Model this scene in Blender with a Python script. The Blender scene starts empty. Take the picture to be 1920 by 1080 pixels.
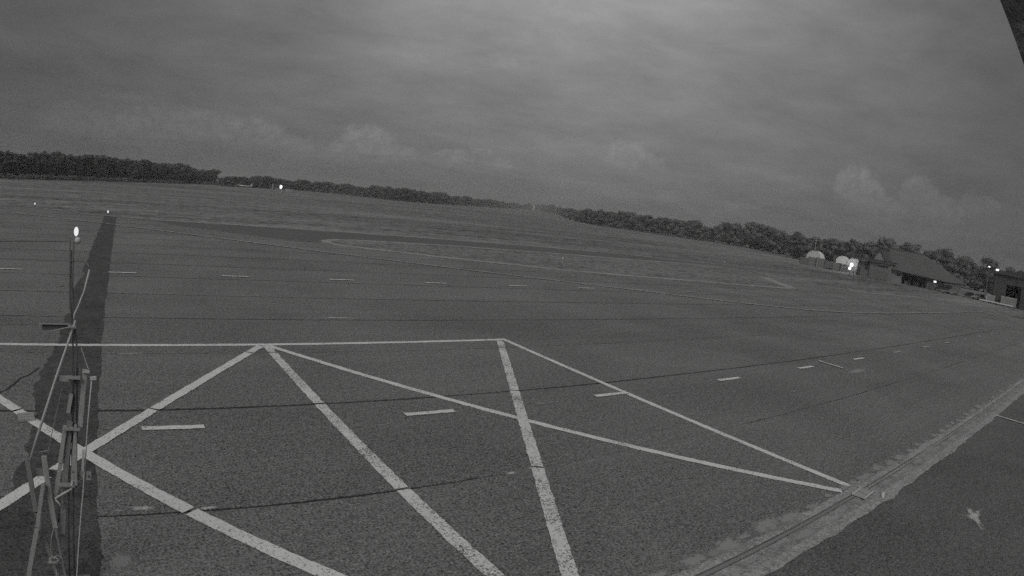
import bpy, bmesh, math, random
import numpy as np
from mathutils import Vector, Matrix, noise as mnoise

R = math.radians
scene = bpy.context.scene
col = scene.collection

# ------------------------------------------------------------------ camera
CAM = Vector((0.0, 0.0, 5.0))
AX = [[0.8131907, -0.5691859, 0.1214428], [-0.0257917, 0.1732166, 0.984546], [-0.5814256, -0.8037558, 0.1261779]]
cd = bpy.data.cameras.new("camera")
cam = bpy.data.objects.new("camera", cd)
col.objects.link(cam)
rot = Matrix(((AX[0][0], AX[1][0], AX[2][0]), (AX[0][1], AX[1][1], AX[2][1]), (AX[0][2], AX[1][2], AX[2][2])))
cam.matrix_world = Matrix.Translation(CAM) @ rot.to_4x4()
cd.type = 'PANO'                                   # wide security-camera lens, equidistant
cd.panorama_type = 'FISHEYE_LENS_POLYNOMIAL'
cd.sensor_fit = 'HORIZONTAL'
cd.sensor_width = 36.0
cd.fisheye_fov = R(150)
cd.fisheye_polynomial_k0 = 0.0
cd.fisheye_polynomial_k1 = -0.04477627
cd.fisheye_polynomial_k2 = 0.0
cd.fisheye_polynomial_k3 = 0.0
cd.fisheye_polynomial_k4 = 0.0
cd.clip_start = 0.05
cd.clip_end = 20000
scene.camera = cam

# ------------------------------------------------------------------ exposure
scene.view_settings.view_transform = 'Standard'
scene.view_settings.look = 'None'
scene.view_settings.exposure = 0.0
scene.view_settings.gamma = 1.0
scene.view_settings.use_curve_mapping = False
scene.cycles.max_bounces = 4
scene.cycles.diffuse_bounces = 2
scene.cycles.use_denoising = False               # keep the fine grain of a small sensor
scene.cycles.use_adaptive_sampling = True
scene.cycles.adaptive_threshold = 0.07
scene.cycles.adaptive_min_samples = 16
scene.cycles.volume_bounces = 0
scene.cycles.sample_clamp_direct = 1.5
scene.cycles.sample_clamp_indirect = 0.5
HAZE = 0.00052
scene.cycles.transparent_max_bounces = 8

# ------------------------------------------------------------------ sun
SUN_AZ, SUN_EL = 226.0, 42.0                       # azimuth counted from +X towards +Y; behind the camera, veiled by cloud
GLOW_AZ, GLOW_EL = 52.0, 36.0                      # bright patch added to the cloud sheet, away from the sun
sd = Vector((math.cos(R(SUN_EL)) * math.cos(R(SUN_AZ)), math.cos(R(SUN_EL)) * math.sin(R(SUN_AZ)), math.sin(R(SUN_EL))))
ld = bpy.data.lights.new("sun", 'SUN')
ld.energy = 1.12
ld.angle = R(40)
ld.color = (1.0, 0.985, 0.97)
sun = bpy.data.objects.new("sun", ld)
col.objects.link(sun)
sun.rotation_euler = (-sd).to_track_quat('-Z', 'Y').to_euler()
sun.location = (0, 0, 60)
gd = Vector((math.cos(R(GLOW_EL)) * math.cos(R(GLOW_AZ)), math.cos(R(GLOW_EL)) * math.sin(R(GLOW_AZ)), math.sin(R(GLOW_EL))))


# ------------------------------------------------------------------ node helper
class NT:
    def __init__(self, tree):
        self.t = tree
        tree.nodes.clear()

    def n(self, kind, **kw):
        nd = self.t.nodes.new(kind)
        for k, v in kw.items():
            setattr(nd, k, v)
        return nd

    def put(self, sock, v):
        if isinstance(v, bpy.types.NodeSocket):
            self.t.links.new(v, sock)
        else:
            sock.default_value = v

    def m(self, op, a, b=0.0, c=0.0, clamp=False):
        nd = self.n('ShaderNodeMath', operation=op, use_clamp=clamp)
        for s, v in zip(nd.inputs, (a, b, c)):
            self.put(s, v)
        return nd.outputs[0]

    def v(self, op, a, b=(0, 0, 0), c=None):
        nd = self.n('ShaderNodeVectorMath', operation=op)
        self.put(nd.inputs[0], a)
        if op == 'SCALE':
            self.put(nd.inputs['Scale'], b)
        else:
            self.put(nd.inputs[1], b)
        return nd.outputs['Value'] if op in ('DOT_PRODUCT', 'LENGTH', 'DISTANCE') else nd.outputs[0]

    def rng(self, x, a, b, c, d, smooth=True):
        nd = self.n('ShaderNodeMapRange', interpolation_type='SMOOTHSTEP' if smooth else 'LINEAR')
        for s, v in zip(nd.inputs, (x, a, b, c, d)):
            self.put(s, v)
        return nd.outputs[0]

    def noise(self, vec, scale, detail=4.0, rough=0.55, dist=0.0):
        nd = self.n('ShaderNodeTexNoise')
        self.put(nd.inputs['Vector'], vec)
        nd.inputs['Scale'].default_value = scale
        nd.inputs['Detail'].default_value = detail
        nd.inputs['Roughness'].default_value = rough
        nd.inputs['Distortion'].default_value = dist
        return nd.outputs[0]

    def comb(self, x, y, z):
        nd = self.n('ShaderNodeCombineXYZ')
        for s, v in zip(nd.inputs, (x, y, z)):
            self.put(s, v)
        return nd.outputs[0]

    def sep(self, v):
        nd = self.n('ShaderNodeSeparateXYZ')
        self.put(nd.inputs[0], v)
        return nd.outputs


# ------------------------------------------------------------------ world: overcast evening sky with cumulus along the horizon
world = bpy.data.worlds.new("World")
scene.world = world
world.use_nodes = True
N = NT(world.node_tree)
tc = N.n('ShaderNodeTexCoord')
dirv = N.v('NORMALIZE', tc.outputs['Generated'])
x, y, z = N.sep(dirv)
sky = N.n('ShaderNodeTexSky', sky_type='NISHITA', sun_disc=False)
sky.sun_elevation = R(SUN_EL)
sky.sun_rotation = R(90 - SUN_AZ)
sky.altitude = 50
sky.air_density = 1.0
sky.dust_density = 3.0
bw = N.n('ShaderNodeRGBToBW')
N.t.links.new(sky.outputs[0], bw.inputs[0])
clear = N.m('MULTIPLY', bw.outputs[0], 0.05)
clear = N.m('MINIMUM', clear, 0.40)
az = N.m('MULTIPLY', N.m('ARCTAN2', y, x), 57.29578)
el = N.m('MULTIPLY', N.m('ARCSINE', z), 57.29578)
# broad brightening added to the cloud sheet round the glow direction, not the sun
ca = N.m('ARCCOSINE', N.v('DOT_PRODUCT', dirv, tuple(gd)))
ca = N.m('MULTIPLY', ca, 57.29578 / 27.0)
glow = N.m('EXPONENT', N.m('MULTIPLY', N.m('MULTIPLY', ca, ca), -1.0))
sheet = N.m('ADD', 0.078, N.m('MULTIPLY', glow, 0.37))
# streaky stratus: cloud plane coordinates
zz = N.m('ADD', N.m('MAXIMUM', z, 0.0), 0.10)
pl = N.comb(N.m('DIVIDE', x, zz), N.m('DIVIDE', y, zz), 0.0)
st1 = N.noise(N.v('MULTIPLY', N.comb(az, el, 0.0), (0.07, 0.22, 1)), 1.0, 10, 0.68, 0.25)
st2 = N.noise(pl, 1.1, 9, 0.66, 0.1)
st = N.m('ADD', N.m('MULTIPLY', N.m('SUBTRACT', st1, 0.5), 0.85), N.m('MULTIPLY', N.m('SUBTRACT', st2, 0.5), 0.75))
sheet = N.m('MULTIPLY', sheet, N.m('ADD', 1.0, st))
base = N.m('ADD', N.m('MULTIPLY', clear, 0.16), N.m('MULTIPLY', sheet, 0.86))
# cumulus heads standing above the horizon: centre azimuth / elevation, half sizes in degrees, strength
HEADS = [
    ((85.71, 2.91), 9.0, 3.2, 0.55), ((92.02, 3.43), 7.0, 2.6, 0.35), ((79.02, 3.21), 4.2, 2.3, 0.70), ((75.35, 2.75), 2.6, 1.5, 0.45),
    ((68.65, 4.25), 2.5, 1.9, 1.0), ((66.03, 3.38), 2.6, 1.2, 0.6), ((71.04, 2.94), 2.0, 1.2, 0.6),
    ((60.78, 3.78), 1.9, 0.8, 0.8), ((56.66, 3.59), 1.6, 0.6, 0.6), ((58.21, 4.47), 1.2, 0.5, 0.5),
    ((45.32, 5.70), 2.2, 1.7, 0.75), ((43.36, 5.48), 1.8, 0.8, 0.6), ((41.35, 2.86), 1.0, 0.5, 0.5),
    ((24.34, 5.48), 2.5, 2.3, 0.95), ((21.92, 4.31), 2.6, 1.4, 0.5), ((18.87, 5.99), 1.7, 1.9, 0.65), ((16.41, 4.91), 2.2, 1.5, 0.5),
    ((34.54, 2.58), 2.0, 0.7, 0.4), ((30.53, 5.38), 2.6, 0.9, 0.3), ((13.10, 5.63), 2.2, 1.3, 0.4),
    ((57.81, 12.75), 2.0, 0.7, 0.35), ((65.75, 12.08), 2.0, 0.6, 0.3), ((89.95, 5.85), 4.0, 0.7, 0.3),
    ((125.0, 4.0), 11.0, 3.0, 0.6), ((-12.0, 4.0), 10.0, 3.0, 0.6), ((-70.0, 3.5), 16.0, 3.2, 0.5), ((-140.0, 3.0), 16.0, 3.0, 0.5),
]
p2 = N.comb(az, el, 0.0)
wn = N.n('ShaderNodeTexNoise')
N.put(wn.inputs['Vector'], p2)
wn.inputs['Scale'].default_value = 0.95
wn.inputs['Detail'].default_value = 9.0
wn.inputs['Roughness'].default_value = 0.64
warp = N.v('MULTIPLY', N.v('SUBTRACT', wn.outputs['Color'], (0.5, 0.5, 0.5)), (2.9, 2.6, 0))
p3 = N.v('ADD', p2, warp)
acc = 0.0
for (ca_, ce_), ra, re_, amp in HEADS:
    q = N.v('DIVIDE', N.v('SUBTRACT', p3, (ca_, ce_, 0)), (ra, re_, 1.0))
    d = N.v('LENGTH', q)
    body = N.rng(d, 1.12, 0.68, 0.0, amp)
    qy = N.sep(q)[1]
    body = N.m('MULTIPLY', body, N.rng(qy, -1.1, 0.6, 0.0, 1.0))
    acc = N.m('MAXIMUM', acc, body)
billow = N.noise(p2, 1.2, 8, 0.66, 0.5)
acc = N.m('MULTIPLY', acc, N.rng(billow, 0.32, 0.66, 0.35, 1.2))
final = N.m('ADD', base, N.m('MULTIPLY', acc, 0.058))
out = N.n('ShaderNodeOutputWorld')
mixn = N.n('ShaderNodeMixShader')
for i, val in enumerate((base, final)):           # the cumulus band is only worked out near the horizon
    bg = N.n('ShaderNodeBackground')
    bg.inputs['Strength'].default_value = 1.0
    N.t.links.new(N.comb(val, val, val), bg.inputs['Color'])
    N.t.links.new(bg.outputs[0], mixn.inputs[1 + i])
inband = N.m('MULTIPLY', N.m('LESS_THAN', el, 19.0), N.m('GREATER_THAN', el, -1.0))
N.t.links.new(inband, mixn.inputs[0])
N.t.links.new(mixn.outputs[0], out.inputs[0])
world.cycles.sampling_method = 'MANUAL'
world.cycles.sample_map_resolution = 256


# ------------------------------------------------------------------ materials (the camera records in grey)
def mat(name, base, big=0.12, fine=0.10, fine_scale=30.0, big_scale=0.25, rough=0.9, bump=0.0, bump_scale=40.0,
        stretch=(1, 1, 1), spec=0.25, streak=0.0, streak_scale=(0.06, 1.3, 1), metallic=0.0, perobj=0.0, mid=0.0, mid_scale=5.0):
    m = bpy.data.materials.new(name)
    m.use_nodes = True
    T = NT(m.node_tree)
    co = T.n('ShaderNodeTexCoord').outputs['Object']
    cs = T.v('MULTIPLY', co, stretch)
    f = 1.0
    if big:
        f = T.m('ADD', f, T.m('MULTIPLY', T.m('SUBTRACT', T.noise(cs, big_scale, 6, 0.6, 0.5), 0.5), big * 2.2))
    if streak:
        f = T.m('ADD', f, T.m('MULTIPLY', T.m('SUBTRACT', T.noise(T.v('MULTIPLY', co, streak_scale), 1.0, 5, 0.6), 0.5), streak * 2.2))
    if fine:
        f = T.m('ADD', f, T.m('MULTIPLY', T.m('SUBTRACT', T.rng(T.noise(co, fine_scale, 3, 0.75), 0.34, 0.66, 0.0, 1.0, False), 0.5), fine))
    if mid:
        f = T.m('ADD', f, T.m('MULTIPLY', T.m('SUBTRACT', T.rng(T.noise(co, mid_scale, 5, 0.75), 0.32, 0.68, 0.0, 1.0, False), 0.5), mid))
    if perobj:
        oi = T.n('ShaderNodeObjectInfo')
        f = T.m('ADD', f, T.m('MULTIPLY', T.m('SUBTRACT', oi.outputs['Random'], 0.5), perobj * 2))
    val = T.m('MAXIMUM', T.m('MULTIPLY', f, base), 0.004)
    b = T.n('ShaderNodeBsdfPrincipled')
    T.t.links.new(T.comb(val, val, val), b.inputs['Base Color'])
    b.inputs['Roughness'].default_value = rough
    b.inputs['Specular IOR Level'].default_value = spec
    b.inputs['Metallic'].default_value = metallic
    if bump:
        bn = T.n('ShaderNodeBump')
        bn.inputs['Strength'].default_value = bump
        bn.inputs['Distance'].default_value = 0.02
        T.t.links.new(T.noise(co, bump_scale, 4, 0.7), bn.inputs['Height'])
        T.t.links.new(bn.outputs[0], b.inputs['Normal'])
    o = T.n('ShaderNodeOutputMaterial')
    T.t.links.new(b.outputs[0], o.inputs[0])
    return m


def paint_mat(name, white, under, wear, scale=26.0, seed=0.0):
    """road paint with worn spots where the stones show through"""
    m = bpy.data.materials.new(name)
    m.use_nodes = True
    T = NT(m.node_tree)
    co = T.v('ADD', T.n('ShaderNodeTexCoord').outputs['Object'], (seed, seed, 0))
    n1 = T.noise(co, scale, 4, 0.75)
    n2 = T.noise(co, 1.1, 4, 0.6)
    th = T.m('ADD', T.m('MULTIPLY', T.m('SUBTRACT', n2, 0.5), 0.35), wear)
    k = T.rng(T.m('SUBTRACT', n1, th), -0.04, 0.05, 0.0, 1.0)
    dirt = T.m('ADD', 0.86, T.m('MULTIPLY', T.noise(co, 7.0, 4, 0.6), 0.28))
    val = T.m('ADD', T.m('MULTIPLY', T.m('MULTIPLY', k, dirt), white - under), under)
    b = T.n('ShaderNodeBsdfPrincipled')
    T.t.links.new(T.comb(val, val, val), b.inputs['Base Color'])
    b.inputs['Roughness'].default_value = 0.85
    b.inputs['Specular IOR Level'].default_value = 0.25
    o = T.n('ShaderNodeOutputMaterial')
    T.t.links.new(b.outputs[0], o.inputs[0])
    return m


def stain_mat(name, pale, under, seed):
    """pale crust that thins out towards a ragged rim (attribute core: 1 in the middle, 0 at the rim)"""
    m = bpy.data.materials.new(name)
    m.use_nodes = True
    T = NT(m.node_tree)
    co = T.v('ADD', T.n('ShaderNodeTexCoord').outputs['Object'], (seed, seed, 0))
    at = T.n('ShaderNodeAttribute', attribute_name='core')
    n1 = T.noise(co, 24.0, 4, 0.75)
    n2 = T.noise(co, 5.0, 4, 0.6)
    k = T.m('ADD', at.outputs['Fac'], T.m('ADD', T.m('MULTIPLY', T.m('SUBTRACT', n1, 0.5), 1.3), T.m('MULTIPLY', T.m('SUBTRACT', n2, 0.5), 1.2)))
    k = T.rng(k, 0.20, 0.75, 0.0, 0.95)
    val = T.m('MULTIPLY', pale, T.m('ADD', 0.8, T.m('MULTIPLY', n1, 0.4)))
    b = T.n('ShaderNodeBsdfPrincipled')
    T.t.links.new(T.comb(val, val, val), b.inputs['Base Color'])
    b.inputs['Roughness'].default_value = 0.95
    tr_ = T.n('ShaderNodeBsdfTransparent')
    mx = T.n('ShaderNodeMixShader')
    T.t.links.new(k, mx.inputs[0])
    T.t.links.new(tr_.outputs[0], mx.inputs[1])
    T.t.links.new(b.outputs[0], mx.inputs[2])
    o = T.n('ShaderNodeOutputMaterial')
    T.t.links.new(mx.outputs[0], o.inputs[0])
    return m


def lamp_mat(name, strength):
    m = bpy.data.materials.new(name)
    m.use_nodes = True
    T = NT(m.node_tree)
    e = T.n('ShaderNodeEmission')
    e.inputs['Color'].default_value = (1, 1, 1, 1)
    e.inputs['Strength'].default_value = strength
    o = T.n('ShaderNodeOutputMaterial')
    T.t.links.new(e.outputs[0], o.inputs[0])
    return m


def glass_mat(name, v):
    return mat(name, v, big=0, fine=0, rough=0.12, spec=0.6)


M = {}
M['lane'] = mat('weathered_asphalt', 0.222, big=0.36, mid=0.65, mid_scale=6.5, fine=1.5, fine_scale=22, big_scale=0.16, bump=0.9, bump_scale=34, streak=0.16, streak_scale=(0.05, 0.9, 1), perobj=0.06)
M['near'] = mat('dark_asphalt', 0.162, big=0.36, mid=0.7, mid_scale=6.5, fine=1.5, fine_scale=24, big_scale=0.4, bump=0.9, bump_scale=34, perobj=0.03)
M['tar'] = mat('crack_sealing_tar', 0.050, big=0.2, fine=0.2, fine_scale=30, rough=0.8)
M['groove'] = mat('dirt_in_groove', 0.140, big=0.5, fine=0.6, fine_scale=12, big_scale=0.8)
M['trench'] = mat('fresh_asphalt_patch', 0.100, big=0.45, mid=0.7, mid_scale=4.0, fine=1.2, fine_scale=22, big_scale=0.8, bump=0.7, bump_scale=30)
M['taxi'] = mat('taxiway_asphalt', 0.150, big=0.10, fine=0.15, fine_scale=8, big_scale=0.2, streak=0.12)
M['taxi_mid'] = mat('older_taxiway_asphalt', 0.155, big=0.14, fine=0.3, fine_scale=3, big_scale=0.15, streak=0.3, streak_scale=(0.03, 0.7, 1))
M['taxi_old'] = mat('oldest_taxiway_asphalt', 0.178, big=0.14, fine=0.3, fine_scale=3, big_scale=0.15, streak=0.35, streak_scale=(0.03, 0.8, 1))
M['field'] = mat('mown_dry_grass', 0.215, big=0.75, mid=0.85, mid_scale=0.25, fine=1.0, fine_scale=0.9, big_scale=0.022, bump=0.0, stretch=(0.35, 1.0, 1), streak=0.85, streak_scale=(0.010, 0.11, 1))
M['island'] = mat('island_grass', 0.225, big=0.5, mid=0.6, mid_scale=0.4, fine=0.9, fine_scale=1.6, big_scale=0.10, stretch=(0.4, 1, 1), streak=0.22, streak_scale=(0.03, 0.5, 1))
M['verge'] = mat('sandy_verge', 0.370, big=0.25, fine=0.25, fine_scale=2.0, big_scale=0.2)
M['track'] = mat('pale_gravel_track', 0.38, big=0.2, fine=0.15, fine_scale=1.0, big_scale=0.1)
M['cement'] = mat('rough_cement', 0.390, big=0.4, mid=0.6, mid_scale=7.0, fine=0.8, fine_scale=20, big_scale=1.2, bump=0.9, bump_scale=22)
M['cement2'] = mat('old_cement', 0.340, big=0.4, mid=0.7, mid_scale=6.0, fine=0.8, fine_scale=18, big_scale=1.5, bump=0.9, bump_scale=22)
M['rail'] = mat('steel_rail', 0.270, big=0.2, fine=0.2, fine_scale=20, rough=0.6)
M['stain'] = stain_mat('pale_stain', 0.62, 0.22, 0.0)
M['stain2'] = stain_mat('faint_stain', 0.36, 0.22, 5.0)
M['spill'] = stain_mat('spilt_cement', 0.37, 0.22, 9.0)
M['plate'] = mat('pale_plate', 0.42, big=0.15, fine=0.2, fine_scale=20, big_scale=3)
M['paint'] = paint_mat('white_road_paint', 0.86, 0.20, 0.40)
M['paint_worn'] = paint_mat('worn_road_paint', 0.84, 0.20, 0.45, seed=7.0)
M['paint_old'] = paint_mat('old_thin_paint', 0.50, 0.21, 0.43, scale=9.0, seed=3.0)
M['leaf_pine'] = mat('pine_foliage', 0.140, big=0.3, fine=0.35, fine_scale=14, big_scale=3.0, rough=1.0, spec=0.05, perobj=0.18)
M['leaf_round'] = mat('broad_foliage', 0.160, big=0.3, fine=0.35, fine_scale=14, big_scale=3.0, rough=1.0, spec=0.05, perobj=0.22)
M['leaf_far'] = mat('distant_foliage', 0.130, big=0.30, fine=0.3, fine_scale=0.6, big_scale=0.08, rough=1.0, spec=0.05)
M['leaf_scrub'] = mat('scrub_foliage', 0.190, big=0.3, fine=0.3, fine_scale=0.7, big_scale=0.12, rough=1.0, spec=0.05)
M['leaf_fill'] = mat('wood_interior_foliage', 0.140, big=0.3, fine=0.3, fine_scale=0.6, big_scale=0.1, rough=1.0, spec=0.05)
M['bark'] = mat('bark', 0.10, big=0.3, fine=0.3, fine_scale=12, big_scale=2)
M['tuft'] = mat('grass_tufts', 0.20, big=0.3, fine=0.2, fine_scale=0.6, big_scale=0.05, rough=1.0, spec=0.05)
M['metal'] = mat('galvanised_tube', 0.340, big=0.2, fine=0.2, fine_scale=20, big_scale=3, rough=0.6, spec=0.4)
M['metal_dark'] = mat('dark_painted_tube', 0.150, big=0.2, fine=0.2, fine_scale=20, big_scale=3, rough=0.6)
M['metal_light'] = mat('pale_rod', 0.560, big=0.15, fine=0.2, fine_scale=25, big_scale=3, rough=0.6)
M['wood'] = mat('weathered_timber', 0.400, big=0.25, fine=0.3, fine_scale=30, big_scale=4, stretch=(4, 4, 0.7), bump=0.5, bump_scale=30)
M['wood_dark'] = mat('dark_timber', 0.270, big=0.25, fine=0.3, fine_scale=30, big_scale=4, stretch=(4, 4, 0.7), bump=0.5, bump_scale=30)
M['white'] = mat('white_coating', 0.72, big=0.06, fine=0.05, fine_scale=3, big_scale=0.6, rough=0.6)
M['fabric'] = mat('white_fabric', 0.70, big=0.06, fine=0.04, fine_scale=2, big_scale=0.5, rough=0.8)
M['grey_wall'] = mat('grey_render', 0.260, big=0.12, fine=0.12, fine_scale=2, big_scale=0.4)
M['pale_wall'] = mat('pale_render', 0.340, big=0.12, fine=0.12, fine_scale=2, big_scale=0.4)
M['mid_wall'] = mat('mid_grey_panel', 0.210, big=0.15, fine=0.15, fine_scale=2, big_scale=0.4)
M['roof'] = mat('corrugated_roof', 0.140, big=0.12, fine=0.12, fine_scale=1.5, big_scale=0.3)
M['roof_dark'] = mat('dark_roofing', 0.100, big=0.15, fine=0.12, fine_scale=1.5, big_scale=0.3)
M['black'] = mat('black_sheeting', 0.090, big=0.15, fine=0.1, fine_scale=1.5, big_scale=0.3)
M['glass'] = glass_mat('dark_glass', 0.03)
M['tyre'] = mat('tyre_rubber', 0.03, big=0.1, fine=0.1)
M['car_pale'] = mat('pale_car_paint', 0.38, big=0.03, fine=0.0, rough=0.35, spec=0.5)
M['car_dark'] = mat('dark_car_paint', 0.07, big=0.03, fine=0.0, rough=0.35, spec=0.5)
M['eave'] = mat('weathered_eave_board', 0.120, big=0.8, fine=0.6, fine_scale=45, big_scale=14, bump=0.6)
M['lamp'] = lamp_mat('lit_lamp_and_glare', 6.0)
M['lamp_soft'] = lamp_mat('lit_lamp_soft', 0.85)


# ------------------------------------------------------------------ object helpers
def link(name, me, parent=None):
    o = bpy.data.objects.new(name, me)
    col.objects.link(o)
    if parent is not None:
        o.parent = parent
    return o


def tag(o, label=None, cat=None, group=None, kind=None):
    if label:
        o['label'] = label
    if cat:
        o['category'] = cat
    if group:
        o['group'] = group
    if kind:
        o['kind'] = kind
    return o


def empty(name, loc=(0, 0, 0), rz=0.0, label=None, cat=None, group=None):
    o = link(name, None)
    o.empty_display_size = 0.3
    o.location = loc
    o.rotation_euler = (0, 0, rz)
    return tag(o, label, cat, group)


class MB:
    """collects shapes; build() links them as ONE mesh object"""
    def __init__(self):
        self.v, self.f, self.sm = [], [], []

    def add(self, vs, fs, smooth=False):
        b = len(self.v)
        self.v += [tuple(p) for p in vs]
        self.f += [tuple(i + b for i in f) for f in fs]
        self.sm += [smooth] * len(fs)
        return self

    def box(self, c, s, rot=None):
        vs = []
        for dx in (-.5, .5):
            for dy in (-.5, .5):
                for dz in (-.5, .5):
                    p = Vector((dx * s[0], dy * s[1], dz * s[2]))
                    if rot is not None:
                        p = rot @ p
                    vs.append(p + Vector(c))
        return self.add(vs, [(0, 1, 3, 2), (4, 6, 7, 5), (0, 4, 5, 1), (2, 3, 7, 6), (0, 2, 6, 4), (1, 5, 7, 3)])

    def span(self, a, b):
        return self.box([(p + q) / 2 for p, q in zip(a, b)], [abs(q - p) for p, q in zip(a, b)])

    def tube(self, pts, rad, seg=8, cap=True):
        pts = [Vector(p) for p in pts]
        rads = rad if isinstance(rad, (list, tuple)) else [rad] * len(pts)
        ref = Vector((0.31, 0.87, 0.39)).normalized()
        vs, fs = [], []
        for i, p in enumerate(pts):
            t = (pts[min(i + 1, len(pts) - 1)] - pts[max(i - 1, 0)]).normalized()
            a = t.cross(ref).normalized()
            b = t.cross(a)
            for k in range(seg):
                an = 2 * math.pi * k / seg
                vs.append(p + (a * math.cos(an) + b * math.sin(an)) * rads[i])
        for i in range(len(pts) - 1):
            for k in range(seg):
                k2 = (k + 1) % seg
                fs.append((i * seg + k, i * seg + k2, (i + 1) * seg + k2, (i + 1) * seg + k))
        if cap:
            fs.append(tuple(range(seg))[::-1])
            fs.append(tuple((len(pts) - 1) * seg + k for k in range(seg)))
        return self.add(vs, fs, smooth=seg > 6)

    def bar(self, p0, p1, w, t):
        """flat bar between two points in a plane y = const: width w, depth t along y"""
        p0, p1 = Vector(p0), Vector(p1)
        d = (p1 - p0)
        n = Vector((-d.z, 0, d.x)).normalized() * (w / 2)
        yv = Vector((0, t / 2, 0))
        vs = [p0 - n - yv, p0 + n - yv, p1 + n - yv, p1 - n - yv, p0 - n + yv, p0 + n + yv, p1 + n + yv, p1 - n + yv]
        return self.add(vs, [(0, 1, 2, 3), (7, 6, 5, 4), (0, 4, 5, 1), (1, 5, 6, 2), (2, 6, 7, 3), (3, 7, 4, 0)])

    def prism(self, poly, axis, a, b):
        """polygon extruded along an axis; poly holds the two other coordinates"""
        def put(u, w, h):
            return {'x': (h, u, w), 'y': (u, h, w), 'z': (u, w, h)}[axis]
        n = len(poly)
        vs = [put(u, w, a) for u, w in poly] + [put(u, w, b) for u, w in poly]
        fs = [tuple(range(n))[::-1], tuple(range(n, 2 * n))]
        fs += [(i, (i + 1) % n, n + (i + 1) % n, n + i) for i in range(n)]
        return self.add(vs, fs)

    def sphere(self, c, r, seg=12, rings=8, zmin=-1.0):
        r = r if isinstance(r, (tuple, list)) else (r, r, r)
        vs, fs = [], []
        for i in range(rings + 1):
            ph = math.asin(zmin) + (math.pi / 2 - math.asin(zmin)) * i / rings
            for k in range(seg):
                a = 2 * math.pi * k / seg
                vs.append((c[0] + r[0] * math.cos(ph) * math.cos(a), c[1] + r[1] * math.cos(ph) * math.sin(a), c[2] + r[2] * math.sin(ph)))
        for i in range(rings):
            for k in range(seg):
                k2 = (k + 1) % seg
                fs.append((i * seg + k, i * seg + k2, (i + 1) * seg + k2, (i + 1) * seg + k))
        return self.add(vs, fs, smooth=True)

    def mesh(self, name, m):
        me = bpy.data.meshes.new(name)
        me.from_pydata(self.v, [], self.f)
        me.materials.append(m)
        for p, s in zip(me.polygons, self.sm):
            p.use_smooth = s
        bm = bmesh.new()
        bm.from_mesh(me)
        bmesh.ops.recalc_face_normals(bm, faces=bm.faces)
        bm.to_mesh(me)
        bm.free()
        return me

    def build(self, name, m, parent=None):
        return link(name, self.mesh(name, m), parent)


def wob(s, seed, freq=1.0):
    return mnoise.noise(Vector((s * freq, seed * 7.31, seed * 1.7))) + 0.5 * mnoise.noise(Vector((s * freq * 2.7, seed * 3.1, 4.4)))


def sheet(name, poly, zt, m, parent=None, thick=0.0, rag=0.0, step=0.0, seed=1.0, freq=1.0):
    """flat polygon, outline subdivided and made ragged; with thickness it gets side walls"""
    pts = []
    n = len(poly)
    for i in range(n):
        a, b = Vector((*poly[i], 0)), Vector((*poly[(i + 1) % n], 0))
        L = (b - a).length
        k = max(1, int(L / step)) if step else 1
        k = min(k, 400)
        nn = Vector((-(b - a).y, (b - a).x, 0)).normalized() if L > 1e-6 else Vector((0, 0, 0))
        for j in range(k):
            t = j / k
            p = a.lerp(b, t)
            if rag and j:
                p += nn * rag * wob(L * t + i * 13.0, seed + i, freq)
            pts.append(p)
    vs = [(p.x, p.y, zt) for p in pts]
    fs = [tuple(range(len(pts)))]
    mb = MB()
    if thick:
        q = len(pts)
        vs += [(p.x, p.y, zt - thick) for p in pts]
        fs += [(i, (i + 1) % q, q + (i + 1) % q, q + i) for i in range(q)]
    mb.add(vs, fs)
    me = bpy.data.meshes.new(name)
    me.from_pydata(mb.v, [], mb.f)
    me.materials.append(m)
    bm = bmesh.new()
    bm.from_mesh(me)
    bm.faces.ensure_lookup_table()
    top = bm.faces[0]
    top.normal_update()
    if top.normal.z < 0:
        bmesh.ops.reverse_faces(bm, faces=list(bm.faces))
    bmesh.ops.triangulate(bm, faces=[f for f in bm.faces if len(f.verts) > 4])
    bm.to_mesh(me)
    bm.free()
    return link(name, me, parent)


# ================================================================== THE SETTING
SEAM0, LANE = 4.40, 4.55
SEAMS = [SEAM0 + LANE * k for k in range(0, 30)]

ground = sheet('ground', [(-6000, -6000), (6000, -6000), (6000, 6000), (-6000, 6000)], -0.30, M['field'])
tag(ground, kind='structure')

apron = sheet('apron', [(-70, -25), (150, -25), (150, 74), (3, 74), (3, 131), (-70, 131)], -0.014, M['tar'])
tag(apron, kind='structure')


def grid_x(x0, x1):
    xs, xx = [], x0
    while xx < x1:
        xs.append(xx)
        xx += 0.16 if -6 < xx < 22 else (0.5 if -20 < xx < 60 else 2.5)
    xs.append(x1)
    return xs


def gap(xx, k):
    """half width of the tar joint between two paving lanes"""
    w = 0.022 + 0.018 * wob(xx, 3.0 + k, 0.35) + 0.007 * wob(xx, 9.0 + k, 5.0)
    if k == 1:                                    # the nearest crack: wide on the left, closing to the right
        w += 0.010 * max(0.0, min(1.0, (7.0 - xx) / 1.0)) - 0.012 * (1.0 if 7.0 < xx < 15 else 0.0)
    if k == 2:
        w += 0.032
    if k == 3:
        w += 0.004
    if k >= 4:
        w += 0.036 + 0.008 * (k - 4)
    return max(0.006, w)


def centre(xx, k):
    return SEAMS[k] + 0.05 * wob(xx, 21.0 + k, 0.13) + 0.012 * wob(xx, 31 + k, 1.9)


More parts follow.
